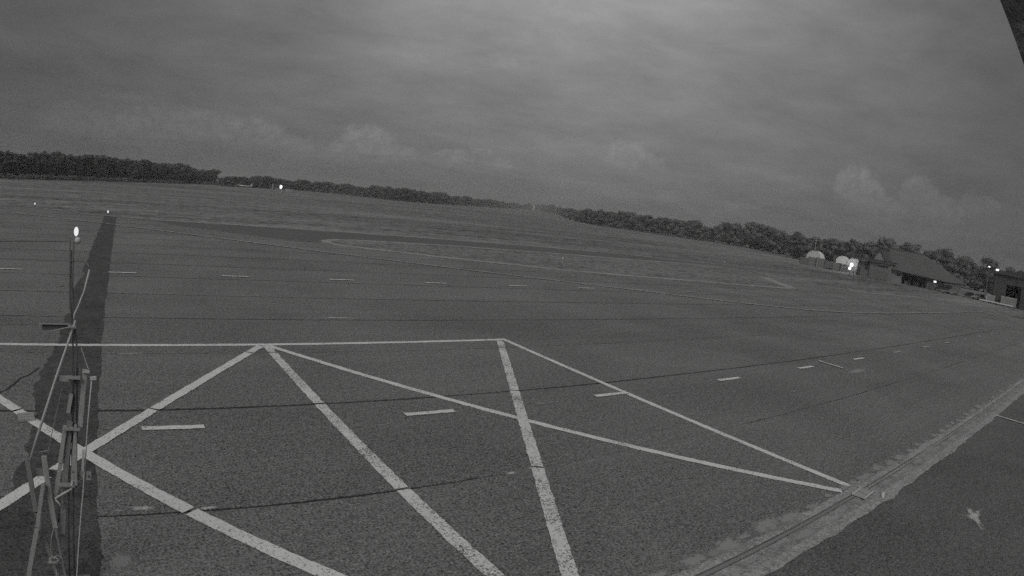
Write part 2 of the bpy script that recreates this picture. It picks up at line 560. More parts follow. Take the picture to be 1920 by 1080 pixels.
def lane(k, x0, x1, m, lo=None):
    """paving lane between joint k and joint k + 1"""
    xs = grid_x(x0, x1)
    lower = [(xx, (centre(xx, k) + gap(xx, k)) if lo is None else lo) for xx in xs]
    upper = [(xx, centre(xx, k + 1) - gap(xx, k + 1)) for xx in xs]
    vs = [(a, b, 0.0) for a, b in lower] + [(a, b, 0.0) for a, b in upper]
    n = len(xs)
    vs += [(a, b, -0.013) for a, b in lower] + [(a, b, -0.013) for a, b in upper]
    fs = []
    for i in range(n - 1):
        fs.append((i, i + 1, n + i + 1, n + i))
        fs.append((i, 2 * n + i, 2 * n + i + 1, i + 1))
        fs.append((n + i, n + i + 1, 3 * n + i + 1, 3 * n + i))
    mb = MB().add(vs, fs)
    me = bpy.data.meshes.new('asphalt_lane')
    me.from_pydata(mb.v, [], mb.f)
    me.materials.append(m)
    return link('asphalt_lane', me, apron)


for k in range(0, 15):
    lane(k, -68, 148, M['lane'], lo=4.74 if k == 0 else None)
for k in range(15, 28):
    lane(k, -69, 2, M['lane'])

# darker apron on the near side of the gate channel
near = sheet('asphalt_lane', [(-68, -24), (148, -24), (148, 3.98), (-68, 3.98)], 0.0, M['near'], apron, thick=0.012)

# gate channel: cement bed with a steel guide rail
chan = sheet('gate_channel', [(2.0, 4.10), (140, 4.10), (140, 4.72), (2.0, 4.72)], -0.004, M['cement2'], None, thick=0.009)
tag(chan, kind='structure')
def lumps(a, sd_):
    return max(0.0, abs(wob(a, sd_, 0.8)) + 0.5 * abs(wob(a, sd_ + 2, 2.3)))


for (ya, yb, zt, sd_) in [(4.60, 4.76, 0.010, 2.0), (3.95, 4.16, 0.012, 5.0)]:
    xs = grid_x(3.0, 140)
    far = yb > 4.3
    lo = [(a, ya - (0.0 if far else 0.16 * lumps(a, sd_))) for a in xs]
    hi = [(a, yb + (0.30 * lumps(a, sd_ + 3) * (0.35 + 0.65 * abs(wob(a, 77, 0.2))) if far else 0.03 * lumps(a, sd_))) for a in xs]
    n = len(xs)
    me = bpy.data.meshes.new('cement_edge')
    me.from_pydata([(a, b, zt) for a, b in lo] + [(a, b, zt) for a, b in hi], [], [(i, i + 1, n + i + 1, n + i) for i in range(n - 1)])
    me.materials.append(M['cement'])
    link('cement_edge', me, chan)
rs = random.Random(3)
for (ya, yb) in ((4.474, 4.488), (4.578, 4.592)):
    x0 = 3.0
    while x0 < 95:
        L = 10.2 if x0 < 4 else 1.2 + 4.5 * rs.random()
        MB().span((x0, ya, -0.006), (x0 + L, yb, 0.004 + 0.001 * rs.random())).build('groove_edge', M['groove'], chan)
        x0 += L + (0.4 if x0 < 4 else 0.3 + 2.5 * rs.random())
MB().span((3, 4.500, -0.010), (13.0, 4.567, 0.0025)).build('guide_rail', M['rail'], chan)
# fresh asphalt over a cable trench
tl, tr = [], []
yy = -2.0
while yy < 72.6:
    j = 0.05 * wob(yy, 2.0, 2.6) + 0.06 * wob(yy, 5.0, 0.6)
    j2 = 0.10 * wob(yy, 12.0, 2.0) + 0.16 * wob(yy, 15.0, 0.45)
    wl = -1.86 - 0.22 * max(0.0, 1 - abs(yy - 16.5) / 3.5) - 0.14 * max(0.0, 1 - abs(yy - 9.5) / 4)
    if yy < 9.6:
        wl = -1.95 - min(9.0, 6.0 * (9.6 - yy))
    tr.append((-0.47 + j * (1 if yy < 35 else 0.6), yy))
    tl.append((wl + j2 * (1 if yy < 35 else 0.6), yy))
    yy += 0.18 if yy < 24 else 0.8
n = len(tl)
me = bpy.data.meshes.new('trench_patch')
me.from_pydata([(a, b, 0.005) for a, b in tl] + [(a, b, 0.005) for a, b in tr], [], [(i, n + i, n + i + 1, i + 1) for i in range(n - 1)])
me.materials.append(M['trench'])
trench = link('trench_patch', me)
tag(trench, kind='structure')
# thin tar crack running off the trench to the left
mb = MB()
cp = [(-2.15, 16.6), (-2.35, 16.0), (-2.55, 15.7), (-2.75, 14.9), (-3.0, 14.5), (-3.2, 13.6), (-3.6, 13.2)]
pts = []
for a, b in zip(cp[:-1], cp[1:]):
    for q in range(6):
        t = q / 6
        pts.append((a[0] + (b[0] - a[0]) * t + 0.03 * wob(q + a[1] * 7, 3, 2), a[1] + (b[1] - a[1]) * t))
n = len(pts)
mb.add([(a - 0.035, b, 0.004) for a, b in pts] + [(a + 0.035, b, 0.004) for a, b in pts], [(i, n + i, n + i + 1, i + 1) for i in range(n - 1)])
mb.build('tar_crack', M['tar'], trench)

# ---- grass, laid 3 cm above the asphalt it borders
EDGE_L = [(-70, 127), (-30, 95.5), (-16.39, 84.60), (-11.48, 80.99), (-6.95, 76.89), (-2.85, 72.45), (0.5, 71.4), (4.3, 69.5)]
TAXI_N = [(13.5, 69.0), (22.5, 68.8), (34, 68.6), (52, 68.6), (66, 68.2), (82, 67.0), (98, 64.8), (108, 62.2), (127, 60.4)]
EAST = [(127, 58.0), (108, 57.6), (92, 58.2), (88.7, 56.6), (84.4, 50.5), (84.4, 46), (86.5, 41), (92, 37.3), (104, 36.2), (112, 35.0), (114.5, 30), (115.6, 23.2), (115.2, 15.8), (118, 6), (122, -24)]
field = sheet('field', EDGE_L + TAXI_N + EAST + [(900, -600), (3800, 600), (3800, 3800), (-1500, 3800), (-1500, 127)], 0.03, M['field'], None, thick=0.35, rag=0.12, step=0.9, seed=3.0, freq=0.5)
tag(field, kind='structure')
ISL = [(17.8, 54.0), (18.6, 56.6), (20.6, 58.9), (25, 59.9), (36, 60.5), (54, 60.6), (76, 61.0), (84.5, 60.2), (88, 58.0), (86.5, 55), (80.5, 49.5), (75, 44), (69, 37.6),
       (60, 38.0), (52.2, 39.4), (43.2, 40.6), (36.4, 42.3), (32.1, 44.3), (26.7, 46.7), (21.4, 50.3), (19.0, 52.0)]
island = sheet('grass_island', ISL, 0.03, M['island'], None, thick=0.06, rag=0.14, step=0.7, seed=8.0, freq=0.6)
tag(island, kind='structure')

# taxiway of newer, darker asphalt
TAXI = [(4.2, 69.4), (13.5, 68.8), (22.5, 68.6), (38, 68.4), (37, 66), (39, 63.5), (37.5, 60.7), (25, 60.1), (20.4, 59.1), (18.4, 56.7), (17.6, 54.2), (14.1, 55.9), (10.2, 59.8), (8.0, 62.2), (5.7, 64.6), (4.1, 66.9)]
taxi = sheet('taxiway', TAXI, 0.006, M['taxi'], None, rag=0.10, step=0.8, seed=4.0, freq=0.4)
tag(taxi, kind='structure')
sheet('taxiway_stretch', [(36, 68.5), (52, 68.4), (66, 68.0), (74, 67.3), (73, 64), (75, 61.0), (54, 60.8), (36, 60.6)], 0.004, M['taxi_mid'], taxi, rag=0.10, step=0.8, seed=14.0, freq=0.4)
sheet('taxiway_stretch', [(72, 67.5), (82, 66.8), (98, 64.6), (108, 62.0), (126.5, 60.2), (126.5, 58.2), (108, 57.8), (92, 58.4), (84, 60.3), (72, 61)], 0.002, M['taxi_old'], taxi, rag=0.10, step=0.8, seed=24.0, freq=0.4)


def ribbon(name, pts, w, zt, m, parent=None, rag=0.0, seed=1.0, step=1.0, kind=None):
    P = [Vector((a, b, 0)) for a, b in pts]
    Q = [P[0]]
    for a, b in zip(P[:-1], P[1:]):
        k = max(1, int((b - a).length / step))
        for j in range(1, k + 1):
            Q.append(a.lerp(b, j / k))
    vs, n = [], len(Q)
    for side in (-1, 1):
        for i, p in enumerate(Q):
            t = (Q[min(i + 1, n - 1)] - Q[max(i - 1, 0)]).normalized()
            nn = Vector((-t.y, t.x, 0))
            ww = w / 2 + (rag * wob(i * step, seed + side, 0.7) if rag else 0)
            q = p + nn * side * max(0.01, ww)
            vs.append((q.x, q.y, zt))
    me = bpy.data.meshes.new(name)
    me.from_pydata(vs, [], [(i, i + 1, n + i + 1, n + i) for i in range(n - 1)])
    me.materials.append(m)
    o = link(name, me, parent)
    if kind:
        tag(o, kind=kind)
    return o


ribbon('sandy_verge', [(4.5, 69.8)] + [(a, b + 0.5) for a, b in TAXI_N[:-1]], 0.9, 0.034, M['verge'], field, 0.35, 2.0)
ribbon('sandy_verge', EDGE_L[1:], 0.5, 0.034, M['verge'], field, 0.3, 6.0)
ribbon('sandy_verge', [(18.4, 54.4), (19.2, 56.6), (21, 58.4), (25, 59.3), (36, 60.0), (54, 60.0), (76, 60.4), (84, 59.6)], 0.9, 0.034, M['verge'], island, 0.4, 9.0)
ribbon('sandy_verge', [(18.6, 53.6), (19.6, 52.4), (21.8, 50.9), (27.1, 47.4), (32.4, 45.0), (36.7, 43.0), (43.4, 41.3), (52.3, 40.1), (60, 38.8), (68.4, 38.2)], 1.1, 0.034, M['verge'], island, 0.5, 12.0)
ribbon('sandy_verge', [(69.2, 38.2), (75.2, 44.6), (80, 49.3)], 1.6, 0.034, M['verge'], island, 0.5, 13.0)
ribbon('sandy_verge', [(89.2, 57.2), (85.0, 50.5), (85.0, 46.2), (87.0, 41.4), (92.3, 37.9), (104, 36.8), (112.4, 35.5)], 0.8, 0.034, M['verge'], field, 0.3, 15.0)
ribbon('sandy_verge', [(120, 35.2), (150, 33.5), (158, 31)], 0.8, 0.034, M['verge'], field, 0.3, 16.0)
# pale tracks far out on the field and the forecourt edge in front of the buildings
ribbon('gravel_track', [(36.13, 279.36), (54.65, 295.08), (76.57, 308.10), (90.09, 281.90), (114.87, 294.11)], 3.6, 0.05, M['track'], None, 0.9, 3.0, 6.0, 'structure')
ribbon('gravel_track', [(155.62, 351.63), (180.86, 368.58), (216.14, 367.23)], 4.5, 0.05, M['track'], None, 0.9, 4.0, 8.0, 'structure')
ribbon('forecourt_edge', [(184, 108), (178, 96), (171, 82), (166.5, 66), (161.5, 48), (158, 34), (150, 22), (146, 8)], 1.5, 0.05, M['track'], None, 0.4, 8.0, 2.0, 'structure')

# ---- painted markings on the apron
zmark = [0.0085]


def paint_line(p0, p1, w, m, name='painted_line', cut=True, rag=0.020):
    zmark[0] += 0.0012
    a, b = Vector((*p0, 0)), Vector((*p1, 0))
    L = (b - a).length
    n = max(2, int(L / 0.035))
    t = (b - a) / L
    nn = Vector((-t.y, t.x, 0))
    vs, fs = [], []
    idx = -1
    sd_ = zmark[0] * 900
    prev = False
    for i in range(n + 1):
        p = a + t * (L * i / n)
        skip = False
        if cut and abs(t.y) > 0.2:
            for k in (1, 2, 3):
                if abs(p.y - centre(p.x, k)) < 0.015:
                    skip = True
        if skip:
            prev = False
            continue
        l = p - nn * (w / 2 + rag * wob(i * 0.035, sd_, 4.0))
        r = p + nn * (w / 2 + rag * wob(i * 0.035, sd_ + 5, 4.0))
        vs += [(l.x, l.y, zmark[0]), (r.x, r.y, zmark[0])]
        idx += 2
        if prev:
            fs.append((idx - 3, idx - 1, idx, idx - 2))
        prev = True
    me = bpy.data.meshes.new(name)
    me.from_pydata(vs, [], fs)
    me.materials.append(m)
    return link(name, me, apron)


paint_line((-30, 18.3), (13.90, 19.17), 0.23, M['paint'])                 # far side of the box
paint_line((13.78, 19.12), (13.40, 4.86), 0.21, M['paint'], cut=False)               # right side
paint_line((4.72, 18.86), (12.95, 4.84), 0.22, M['paint'], cut=False)                # long diagonal
paint_line((4.66, 18.85), (4.70, -6.0), 0.265, M['paint_worn'])            # line towards the camera
paint_line((13.46, 18.95), (-1.2, -6.2), 0.26, M['paint_worn'])           # second diagonal
paint_line((4.46, 18.80), (-5.6, 4.3), 0.255, M['paint'])
paint_line((-5.6, 18.0), (5.32, 3.0), 0.26, M['paint'])
for k in range(-3, 13):                                                   # near row of dashes
    x0 = 0.45 + 5.95 * k
    if k >= 0 or k < -1:
        paint_line((x0, 12.42), (x0 + 1.32, 12.42 - 0.02), 0.19, M['paint' if k < 6 else 'paint_old'], 'painted_dash')
for k in range(-4, 12):                                                   # far row of dashes
    x0 = -0.50 + 5.95 * k
    paint_line((x0, 32.62), (x0 + 1.45, 32.62), 0.19, M['paint_old' if k > 5 else 'paint'], 'painted_dash')
paint_line((27.13, 12.91), (26.98, 11.54), 0.12, M['paint'])
paint_line((26.27, 3.9), (26.2, -3.0), 0.10, M['paint'])
# long edge line that bends towards the buildings
HL = [(-40, 93.0), (-20, 77.0), (-1.8, 62.4), (6.8, 54.5), (15.6, 46.6), (23.1, 40.5), (31.5, 34.7), (39.3, 29.6), (43.5, 27.1), (48.2, 25.0), (52.7, 23.9), (57.5, 23.3), (64, 22.95), (74, 22.75), (95, 22.55), (109, 22.4)]
zmark[0] += 0.0012
ribbon('painted_edge_line', HL, 0.28, zmark[0], M['paint_old'], apron, 0.03, 5.0, 0.8)

# stains and patches
def star_mesh(name, cx, cy, rim, zt, m, parent):
    """closed outline drawn as rings round its middle, with the attribute that thins it out"""
    n = len(rim)
    rings = (0.0, 0.35, 0.7, 1.0)
    vs = [(cx, cy, zt)]
    core = [1.0]
    for r_ in rings[1:]:
        for (a_, b_) in rim:
            vs.append((cx + (a_ - cx) * r_, cy + (b_ - cy) * r_, zt))
            core.append(1.0 - r_)
    fs = [(0, 1 + i, 1 + (i + 1) % n) for i in range(n)]
    for q in range(len(rings) - 2):
        o_ = 1 + q * n
        fs += [(o_ + i, o_ + n + i, o_ + n + (i + 1) % n, o_ + (i + 1) % n) for i in range(n)]
    me = bpy.data.meshes.new(name)
    me.from_pydata(vs, [], fs)
    me.attributes.new('core', 'FLOAT', 'POINT').data.foreach_set('value', core)
    me.materials.append(m)
    return link(name, me, parent)


def blot(cx, cy, rx, ry, m, name='pale_stain', seed=1.0, spikes=0.35, n=40, zt=0.007, parent=None):
    rim = []
    for q in range(n):
        a = 2 * math.pi * q / n
        f = 1.35 * (1 + spikes * wob(math.cos(a) * 2.2 + 3, seed) + spikes * 0.6 * wob(math.sin(a) * 5.0, seed + 4))
        rim.append((cx + rx * f * math.cos(a), cy + ry * f * math.sin(a)))
    return star_mesh(name, cx, cy, rim, zt, m, parent or apron)


s0 = (14.45, 1.98)
star = []
for q in range(56):
    a = 2 * math.pi * q / 56
    f = 0.26 + 0.30 * max(0, math.cos(3 * a + 0.4)) ** 5 + 0.42 * max(0, math.cos(2 * a - 2.0)) ** 9 + 0.08 * wob(math.cos(a) * 5, 3.0)
    star.append((s0[0] + 1.6 * f * math.cos(a), s0[1] + 0.75 * f * math.sin(a)))
star_mesh('pale_stain', s0[0], s0[1], star, 0.007, M['stain'], apron)
blot(14.5, 1.98, 0.28, 0.13, M['stain'], seed=31.0, zt=0.0085)
rs = random.Random(21)
px = 6.2
i = 0
while px < 52:
    rr = 0.12 + 0.22 * rs.random() ** 1.5
    if px < 11.5:
        rr *= 1.25
    blot(px, 4.80 + 0.22 * rr + 0.10 * rs.random(), rr * 1.8, rr * 0.75, M['spill'], 'cement_spill', 40.0 + i, 0.35, 24, 0.0135 + 0.0003 * (i % 9), chan)
    if i % 3 == 0:
        blot(px + 0.3, 4.30 + 0.08 * rs.random(), rr * 1.9, rr * 0.5, M['spill'], 'cement_spill', 140.0 + i, 0.35, 24, 0.0035 + 0.0003 * (i % 5), chan)
    px += 0.30 + 0.55 * rs.random() + 0.012 * px
    i += 1
blot(-0.18, 7.70, 0.20, 0.34, M['stain2'], seed=2.0)
blot(0.25, 9.13, 0.17, 0.09, M['stain'], seed=3.0)
blot(-0.15, 9.10, 0.09, 0.05, M['stain2'], seed=4.0)
blot(1.28, 9.02, 0.17, 0.06, M['stain'], seed=5.0, spikes=0.6)
blot(6.95, 8.92, 0.16, 0.06, M['stain'], seed=6.0, spikes=0.7)
blot(7.5, 8.98, 0.10, 0.03, M['stain'], seed=16.0, spikes=0.7)
blot(0.35, 18.0, 0.55, 0.10, M['stain2'], seed=7.0, spikes=0.5)
blot(1.5, 18.05, 0.4, 0.06, M['stain2'], seed=8.0, spikes=0.5)
blot(27.5, 11.0, 1.5, 0.30, M['stain2'], seed=9.0, spikes=0.4)
blot(10.4, 12.35, 0.5, 0.05, M['stain2'], seed=12.0, spikes=0.6)
blot(8.4, 23.0, 0.6, 0.10, M['stain'], seed=15.0, spikes=0.6)
blot(15.9, 0.35, 0.22, 0.05, M['stain2'], seed=18.0, spikes=0.6)

# ================================================================== TREES
rng = np.random.default_rng(11)


def ico():
    bm = bmesh.new()
    bmesh.ops.create_icosphere(bm, subdivisions=1, radius=1.0)
    v = np.array([p.co[:] for p in bm.verts])
    f = np.array([[q.index for q in t.verts] for t in bm.faces])
    bm.free()
    return v, f


ICO_V, ICO_F = ico()


def crown_arrays(clumps, per, size, rng):
    """leaf clumps: a rough dark core and many small leaf faces over each clump; unit tree height"""
    V, F4, F3, nv = [], [], [], 0
    for (cx, cy, cz, rx, rz) in clumps:
        core = ICO_V * np.array([rx, rx, rz]) * 0.78 * (0.85 + 0.3 * rng.random((len(ICO_V), 1))) + np.array([cx, cy, cz])
        V.append(core)
        F3.append(ICO_F + nv)
        nv += len(core)
        d = rng.normal(size=(per, 3))
        d /= np.linalg.norm(d, axis=1)[:, None]
        p = d * np.array([rx, rx, rz]) * (0.76 + 0.55 * rng.random((per, 1)) ** 1.6) + np.array([cx, cy, cz])
        a = rng.normal(size=(per, 3))
        a -= 0.55 * d * np.sum(a * d, axis=1)[:, None]
        a /= np.linalg.norm(a, axis=1)[:, None]
        b = np.cross(a, d + 0.5 * rng.normal(size=(per, 3)))
        b /= np.linalg.norm(b, axis=1)[:, None] + 1e-9
        s = size * (0.5 + 1.0 * rng.random((per, 1)))
        q = np.stack([p - a * s - b * s * .6, p + a * s - b * s * .6, p + a * s * .8 + b * s * .6, p - a * s * .8 + b * s * .6], 1).reshape(-1, 3)
        V.append(q)
        F4.append(np.arange(per * 4).reshape(-1, 4) + nv)
        nv += per * 4
    return np.vstack(V), np.vstack(F3), np.vstack(F4)


def pine_clumps(rng, flat=False):
    c = []
    n = 15
    for i in range(n):
        t = (i + rng.random()) / n
        zc = (0.30 + 0.62 * t) if not flat else (0.62 + 0.30 * t)
        r = (0.17 - 0.09 * t) * (0.6 + 0.9 * rng.random()) if not flat else 0.20 * (0.3 + rng.random())
        a = rng.random() * 2 * math.pi
        c.append((r * math.cos(a), r * math.sin(a), zc, 0.085 + 0.05 * rng.random(), 0.055 + 0.035 * rng.random()))
    c.append((0, 0, 0.93, 0.08, 0.065))
    return c


def round_clumps(rng):
    c = []
    for i in range(19):
        t = rng.random()
        zc = 0.14 + 0.72 * t
        r = 0.26 * math.sqrt(max(0.05, 1 - ((zc - 0.48) / 0.5) ** 2)) * (0.5 + 0.6 * rng.random())
        a = rng.random() * 2 * math.pi
        c.append((r * math.cos(a), r * math.sin(a), zc, 0.11 + 0.07 * rng.random(), 0.085 + 0.06 * rng.random()))
    for i in range(4):
        a = rng.random() * 2 * math.pi
        c.append((0.10 * math.cos(a), 0.10 * math.sin(a), 0.84 + 0.06 * rng.random(), 0.09 + 0.04 * rng.random(), 0.075 + 0.03 * rng.random()))
    return c


def np_mesh(name, V, F3, F4, m):
    me = bpy.data.meshes.new(name)
    me.from_pydata(V.tolist(), [], F3.tolist() + F4.tolist())
    me.materials.append(m)
    return me


def trunk_mesh(kind, rng):
    mb = MB()
    lean = rng.normal(size=2) * 0.012
    top = 0.92 if kind == 'pine' else 0.70
    mb.tube([(0, 0, -0.02), (lean[0] * .4, lean[1] * .4, top * .4), (lean[0], lean[1], top)], [0.019, 0.014, 0.004], 7)
    for i in range(6):
        zb = top * (0.48 + 0.45 * rng.random())
        a = rng.random() * 6.28
        L = 0.10 + 0.10 * rng.random()
        mb.tube([(lean[0] * zb, lean[1] * zb, zb), (math.cos(a) * L, math.sin(a) * L, zb + 0.06 + 0.05 * rng.random())], [0.007, 0.002], 5)
    return mb.mesh('trunk', M['bark'])


PINES, ROUNDS = [], []
for i in range(6):
    V, F3, F4 = crown_arrays(pine_clumps(rng), 46, 0.021, rng)
    PINES.append((np_mesh('crown', V, F3, F4, M['leaf_pine']), trunk_mesh('pine', rng), V, F3, F4))
for i in range(7):
    V, F3, F4 = crown_arrays(round_clumps(rng), 40, 0.022, rng)
    ROUNDS.append((np_mesh('crown', V, F3, F4, M['leaf_round']), trunk_mesh('round', rng), V, F3, F4))
V, F3, F4 = crown_arrays(pine_clumps(rng, True), 46, 0.021, rng)
FLAT = (np_mesh('crown', V, F3, F4, M['leaf_pine']), trunk_mesh('pine', rng), V, F3, F4)


def tree(name, kit, p, h, w, label, group, cat='tree'):
    e = empty(name, (p[0], p[1], 0.02), rng.random() * 6.28, label, cat, group)
    e.scale = (h * w, h * w, h)
    link('trunk', kit[1], e)
    link('crown', kit[0], e)
    return e


T_LEFT = [(-54.7, 227.5, 9.3), (-52.8, 228.1, 9.4), (-51.3, 228.7, 8.8), (-49.6, 229.3, 8.8), (-47.6, 230.2, 8.4), (-45.7, 231.1, 9.1), (-44.0, 233.1, 9.4), (-42.6, 235.0, 8.9), (-41.2, 236.9, 8.7), (-40.0, 238.7, 8.5), (-38.7, 240.6, 8.5), (-37.0, 243.2, 9.3), (-35.5, 245.5, 9.5), (-33.6, 248.6, 9.2), (-32.1, 251.3, 10.3), (-30.8, 253.5, 9.2), (-29.3, 256.2, 10.3), (-27.6, 258.7, 10.5), (-25.9, 260.9, 9.8), (-24.6, 262.5, 9.1), (-23.0, 264.7, 10.0), (-21.3, 267.1, 9.3), (-19.6, 269.5, 9.7), (-17.7, 272.3, 10.2), (-16.0, 274.8, 10.4), (-14.7, 276.9, 10.4), (-12.9, 279.8, 10.6), (-11.5, 282.1, 9.6), (-10.1, 284.5, 10.9), (-8.1, 287.9, 10.4), (-6.0, 290.9, 9.5), (-4.5, 293.2, 10.4), (-2.7, 296.0, 9.5), (-0.6, 299.2, 9.9), (0.9, 301.6, 10.5), (2.9, 305.0, 9.9), (4.4, 307.4, 9.9), (6.6, 311.1, 9.4), (8.5, 314.4, 10.7), (10.5, 317.9, 10.7), (12.6, 321.8, 9.9), (14.7, 325.5, 9.9), (16.9, 329.6, 9.7), (19.1, 333.9, 9.9), (21.4, 338.3, 10.2), (23.3, 341.9, 10.0), (25.5, 346.3, 9.8), (27.5, 350.2, 10.4), (29.3, 354.0, 10.8), (31.0, 357.4, 10.9), (33.1, 361.6, 10.5), (35.4, 366.5, 10.5), (38.1, 372.1, 9.7), (40.7, 377.7, 9.2), (43.1, 382.8, 8.7), (46.1, 389.3, 8.0), (48.3, 394.0, 9.0), (50.4, 398.8, 8.4), (53.2, 405.0, 9.0), (55.6, 410.4, 9.3), (58.5, 416.9, 10.1), (60.8, 419.7, 9.6)]
T_MID = [(57.9, 372.6, 5.0), (60.0, 376.1, 4.8), (62.9, 380.8, 6.1), (65.5, 385.4, 5.0), (67.7, 389.1, 6.2), (70.1, 393.2, 5.3), (72.9, 398.1, 6.5), (75.7, 403.0, 6.5), (78.5, 407.9, 6.8), (82.2, 414.6, 5.9), (85.2, 419.9, 6.7), (88.1, 425.3, 7.6), (91.9, 431.4, 8.3), (94.5, 434.6, 7.8), (97.3, 438.3, 6.5), (99.7, 441.3, 8.7), (102.3, 444.6, 8.7), (105.7, 449.1, 7.4), (109.2, 453.6, 8.0), (112.5, 458.1, 7.5), (116.5, 463.5, 8.1), (120.7, 469.3, 7.7), (125.0, 475.2, 7.3), (129.1, 481.1, 7.1), (133.1, 486.7, 6.8), (136.3, 491.3, 7.7), (140.6, 497.1, 8.9), (144.1, 498.7, 9.4), (146.8, 500.1, 8.7), (150.0, 501.8, 7.1), (152.9, 503.4, 7.1), (155.4, 504.9, 6.9), (158.8, 506.9, 8.9), (161.2, 508.4, 7.8), (163.8, 510.1, 8.3), (167.1, 512.3, 9.4), (170.5, 514.6, 8.3), (174.4, 517.4, 8.1), (175.6, 512.5, 7.4), (176.9, 506.8, 8.3), (178.0, 501.9, 7.6), (178.8, 498.6, 9.1), (180.2, 493.5, 7.6), (181.0, 490.4, 9.3), (181.8, 487.4, 7.2), (182.7, 484.4, 8.1), (184.2, 479.8, 7.2), (185.2, 476.5, 7.9), (186.4, 473.2, 7.2), (187.6, 469.9, 7.6), (188.6, 467.2, 7.8), (189.8, 464.1, 7.8), (191.0, 460.8, 10.0), (191.3, 454.2, 7.7), (191.5, 450.0, 9.5), (191.7, 444.7, 7.8), (191.9, 440.8, 9.3), (192.2, 436.0, 10.1), (192.6, 430.4, 7.7), (193.0, 425.2, 9.4), (197.5, 428.5, 8.4), (200.6, 431.2, 8.9), (204.9, 434.8, 10.6), (209.0, 438.3, 9.8), (214.0, 442.7, 9.3), (219.1, 447.2, 10.0), (224.8, 452.3, 8.4), (230.8, 457.7, 9.9), (236.7, 463.2, 8.8), (242.8, 469.1, 9.1), (250.7, 478.7, 8.4), (257.1, 486.6, 10.3), (267.3, 499.2, 8.9), (274.9, 508.6, 10.8), (284.1, 520.0, 11.4), (292.1, 530.0, 8.7), (305.0, 546.0, 9.0), (317.0, 561.1, 8.2), (330.3, 577.7, 9.7), (343.1, 593.7, 10.2), (357.8, 612.3, 8.8), (375.8, 635.0, 9.5), (389.2, 651.9, 11.9), (407.2, 674.7, 11.1), (428.1, 701.4, 9.6), (454.0, 734.3, 10.4), (474.2, 760.0, 11.5), (495.5, 786.9, 9.9), (523.4, 820.9, 12.2), (548.7, 851.8, 13.6), (576.0, 885.2, 13.8), (609.7, 926.6, 11.1), (636.5, 959.4, 14.3), (664.6, 994.1, 11.2), (714.0, 1054.9, 14.7), (766.6, 1119.8, 13.0), (830.4, 1198.7, 13.6), (898.8, 1283.4, 17.3), (940.8, 1333.0, 17.6), (985.4, 1385.6, 16.9), (1042.2, 1452.9, 16.3), (1129.3, 1556.1, 18.0), (1212.5, 1654.8, 20.0), (1294.1, 1751.7, 23.8), (1386.7, 1861.9, 21.0), (1502.4, 1996.8, 23.0), (1354.9, 1779.3, 25.2), (1249.9, 1624.3, 19.2), (1177.4, 1517.2, 25.7), (1093.5, 1392.8, 18.8), (1042.8, 1317.6, 21.5), (990.7, 1240.3, 24.1), (932.2, 1153.3, 18.1), (801.9, 980.3, 17.2), (667.7, 808.0, 13.4), (587.6, 705.2, 13.4)]
T_RIGHT = [(506.5, 604.3, 11.9), (460.8, 545.6, 12.5), (407.3, 476.8, 10.9), (376.7, 437.4, 9.5), (344.4, 395.8, 8.8), (317.4, 360.6, 9.6), (313.6, 352.8, 9.7), (309.9, 345.0, 11.1), (305.7, 336.2, 9.9), (302.5, 329.3, 8.7), (298.6, 321.1, 11.3), (296.1, 315.5, 8.9), (293.1, 309.0, 9.8), (292.8, 304.3, 10.6), (293.7, 301.5, 10.5), (294.4, 299.3, 8.6), (295.4, 296.7, 11.8), (296.6, 293.8, 10.8), (297.6, 291.4, 12.1), (298.8, 289.0, 9.9), (300.4, 286.1, 10.7), (301.8, 282.6, 11.0), (302.6, 278.9, 11.3), (303.5, 275.7, 9.4), (304.8, 271.8, 11.1), (306.2, 268.0, 11.5), (307.5, 264.9, 10.9), (309.2, 261.5, 11.3), (311.3, 257.9, 11.2), (313.0, 254.7, 10.0), (314.8, 251.3, 12.4), (316.4, 248.6, 11.3), (318.8, 245.2, 9.4), (321.6, 241.5, 9.2), (324.7, 238.1, 11.3), (328.4, 234.6, 14.0), (331.9, 231.8, 14.3), (336.1, 228.7, 11.7), (339.2, 226.7, 12.8), (334.9, 219.7, 16.6), (326.8, 209.9, 13.1), (319.6, 201.1, 15.4), (311.4, 190.9, 14.0), (305.5, 181.2, 12.7), (303.5, 175.8, 10.6), (301.3, 169.1, 12.9)]
T_BACK = [(241.8, 135.0, 11.6), (244.4, 131.7, 10.2), (247.2, 128.4, 10.8), (249.8, 125.6, 10.1), (252.9, 122.7, 11.4), (252.2, 117.9, 10.8), (251.0, 112.8, 12.3), (250.3, 108.9, 11.6), (249.7, 104.1, 12.5), (249.9, 99.8, 12.1), (253.3, 98.1, 15.3), (258.1, 96.0, 12.2), (263.1, 93.8, 13.4), (268.0, 91.9, 15.0), (273.3, 90.0, 10.4), (278.4, 88.2, 13.0), (283.3, 85.8, 13.8), (284.0, 81.4, 15.7), (284.8, 78.3, 13.9), (285.8, 74.8, 11.6), (287.1, 71.4, 14.0), (288.7, 67.6, 11.5), (290.2, 64.8, 11.3), (291.0, 61.5, 15.2), (289.9, 58.0, 12.3), (288.7, 53.3, 10.9), (287.8, 49.1, 12.6), (287.2, 44.5, 11.8), (287.0, 40.3, 11.7), (287.0, 36.9, 12.0)]

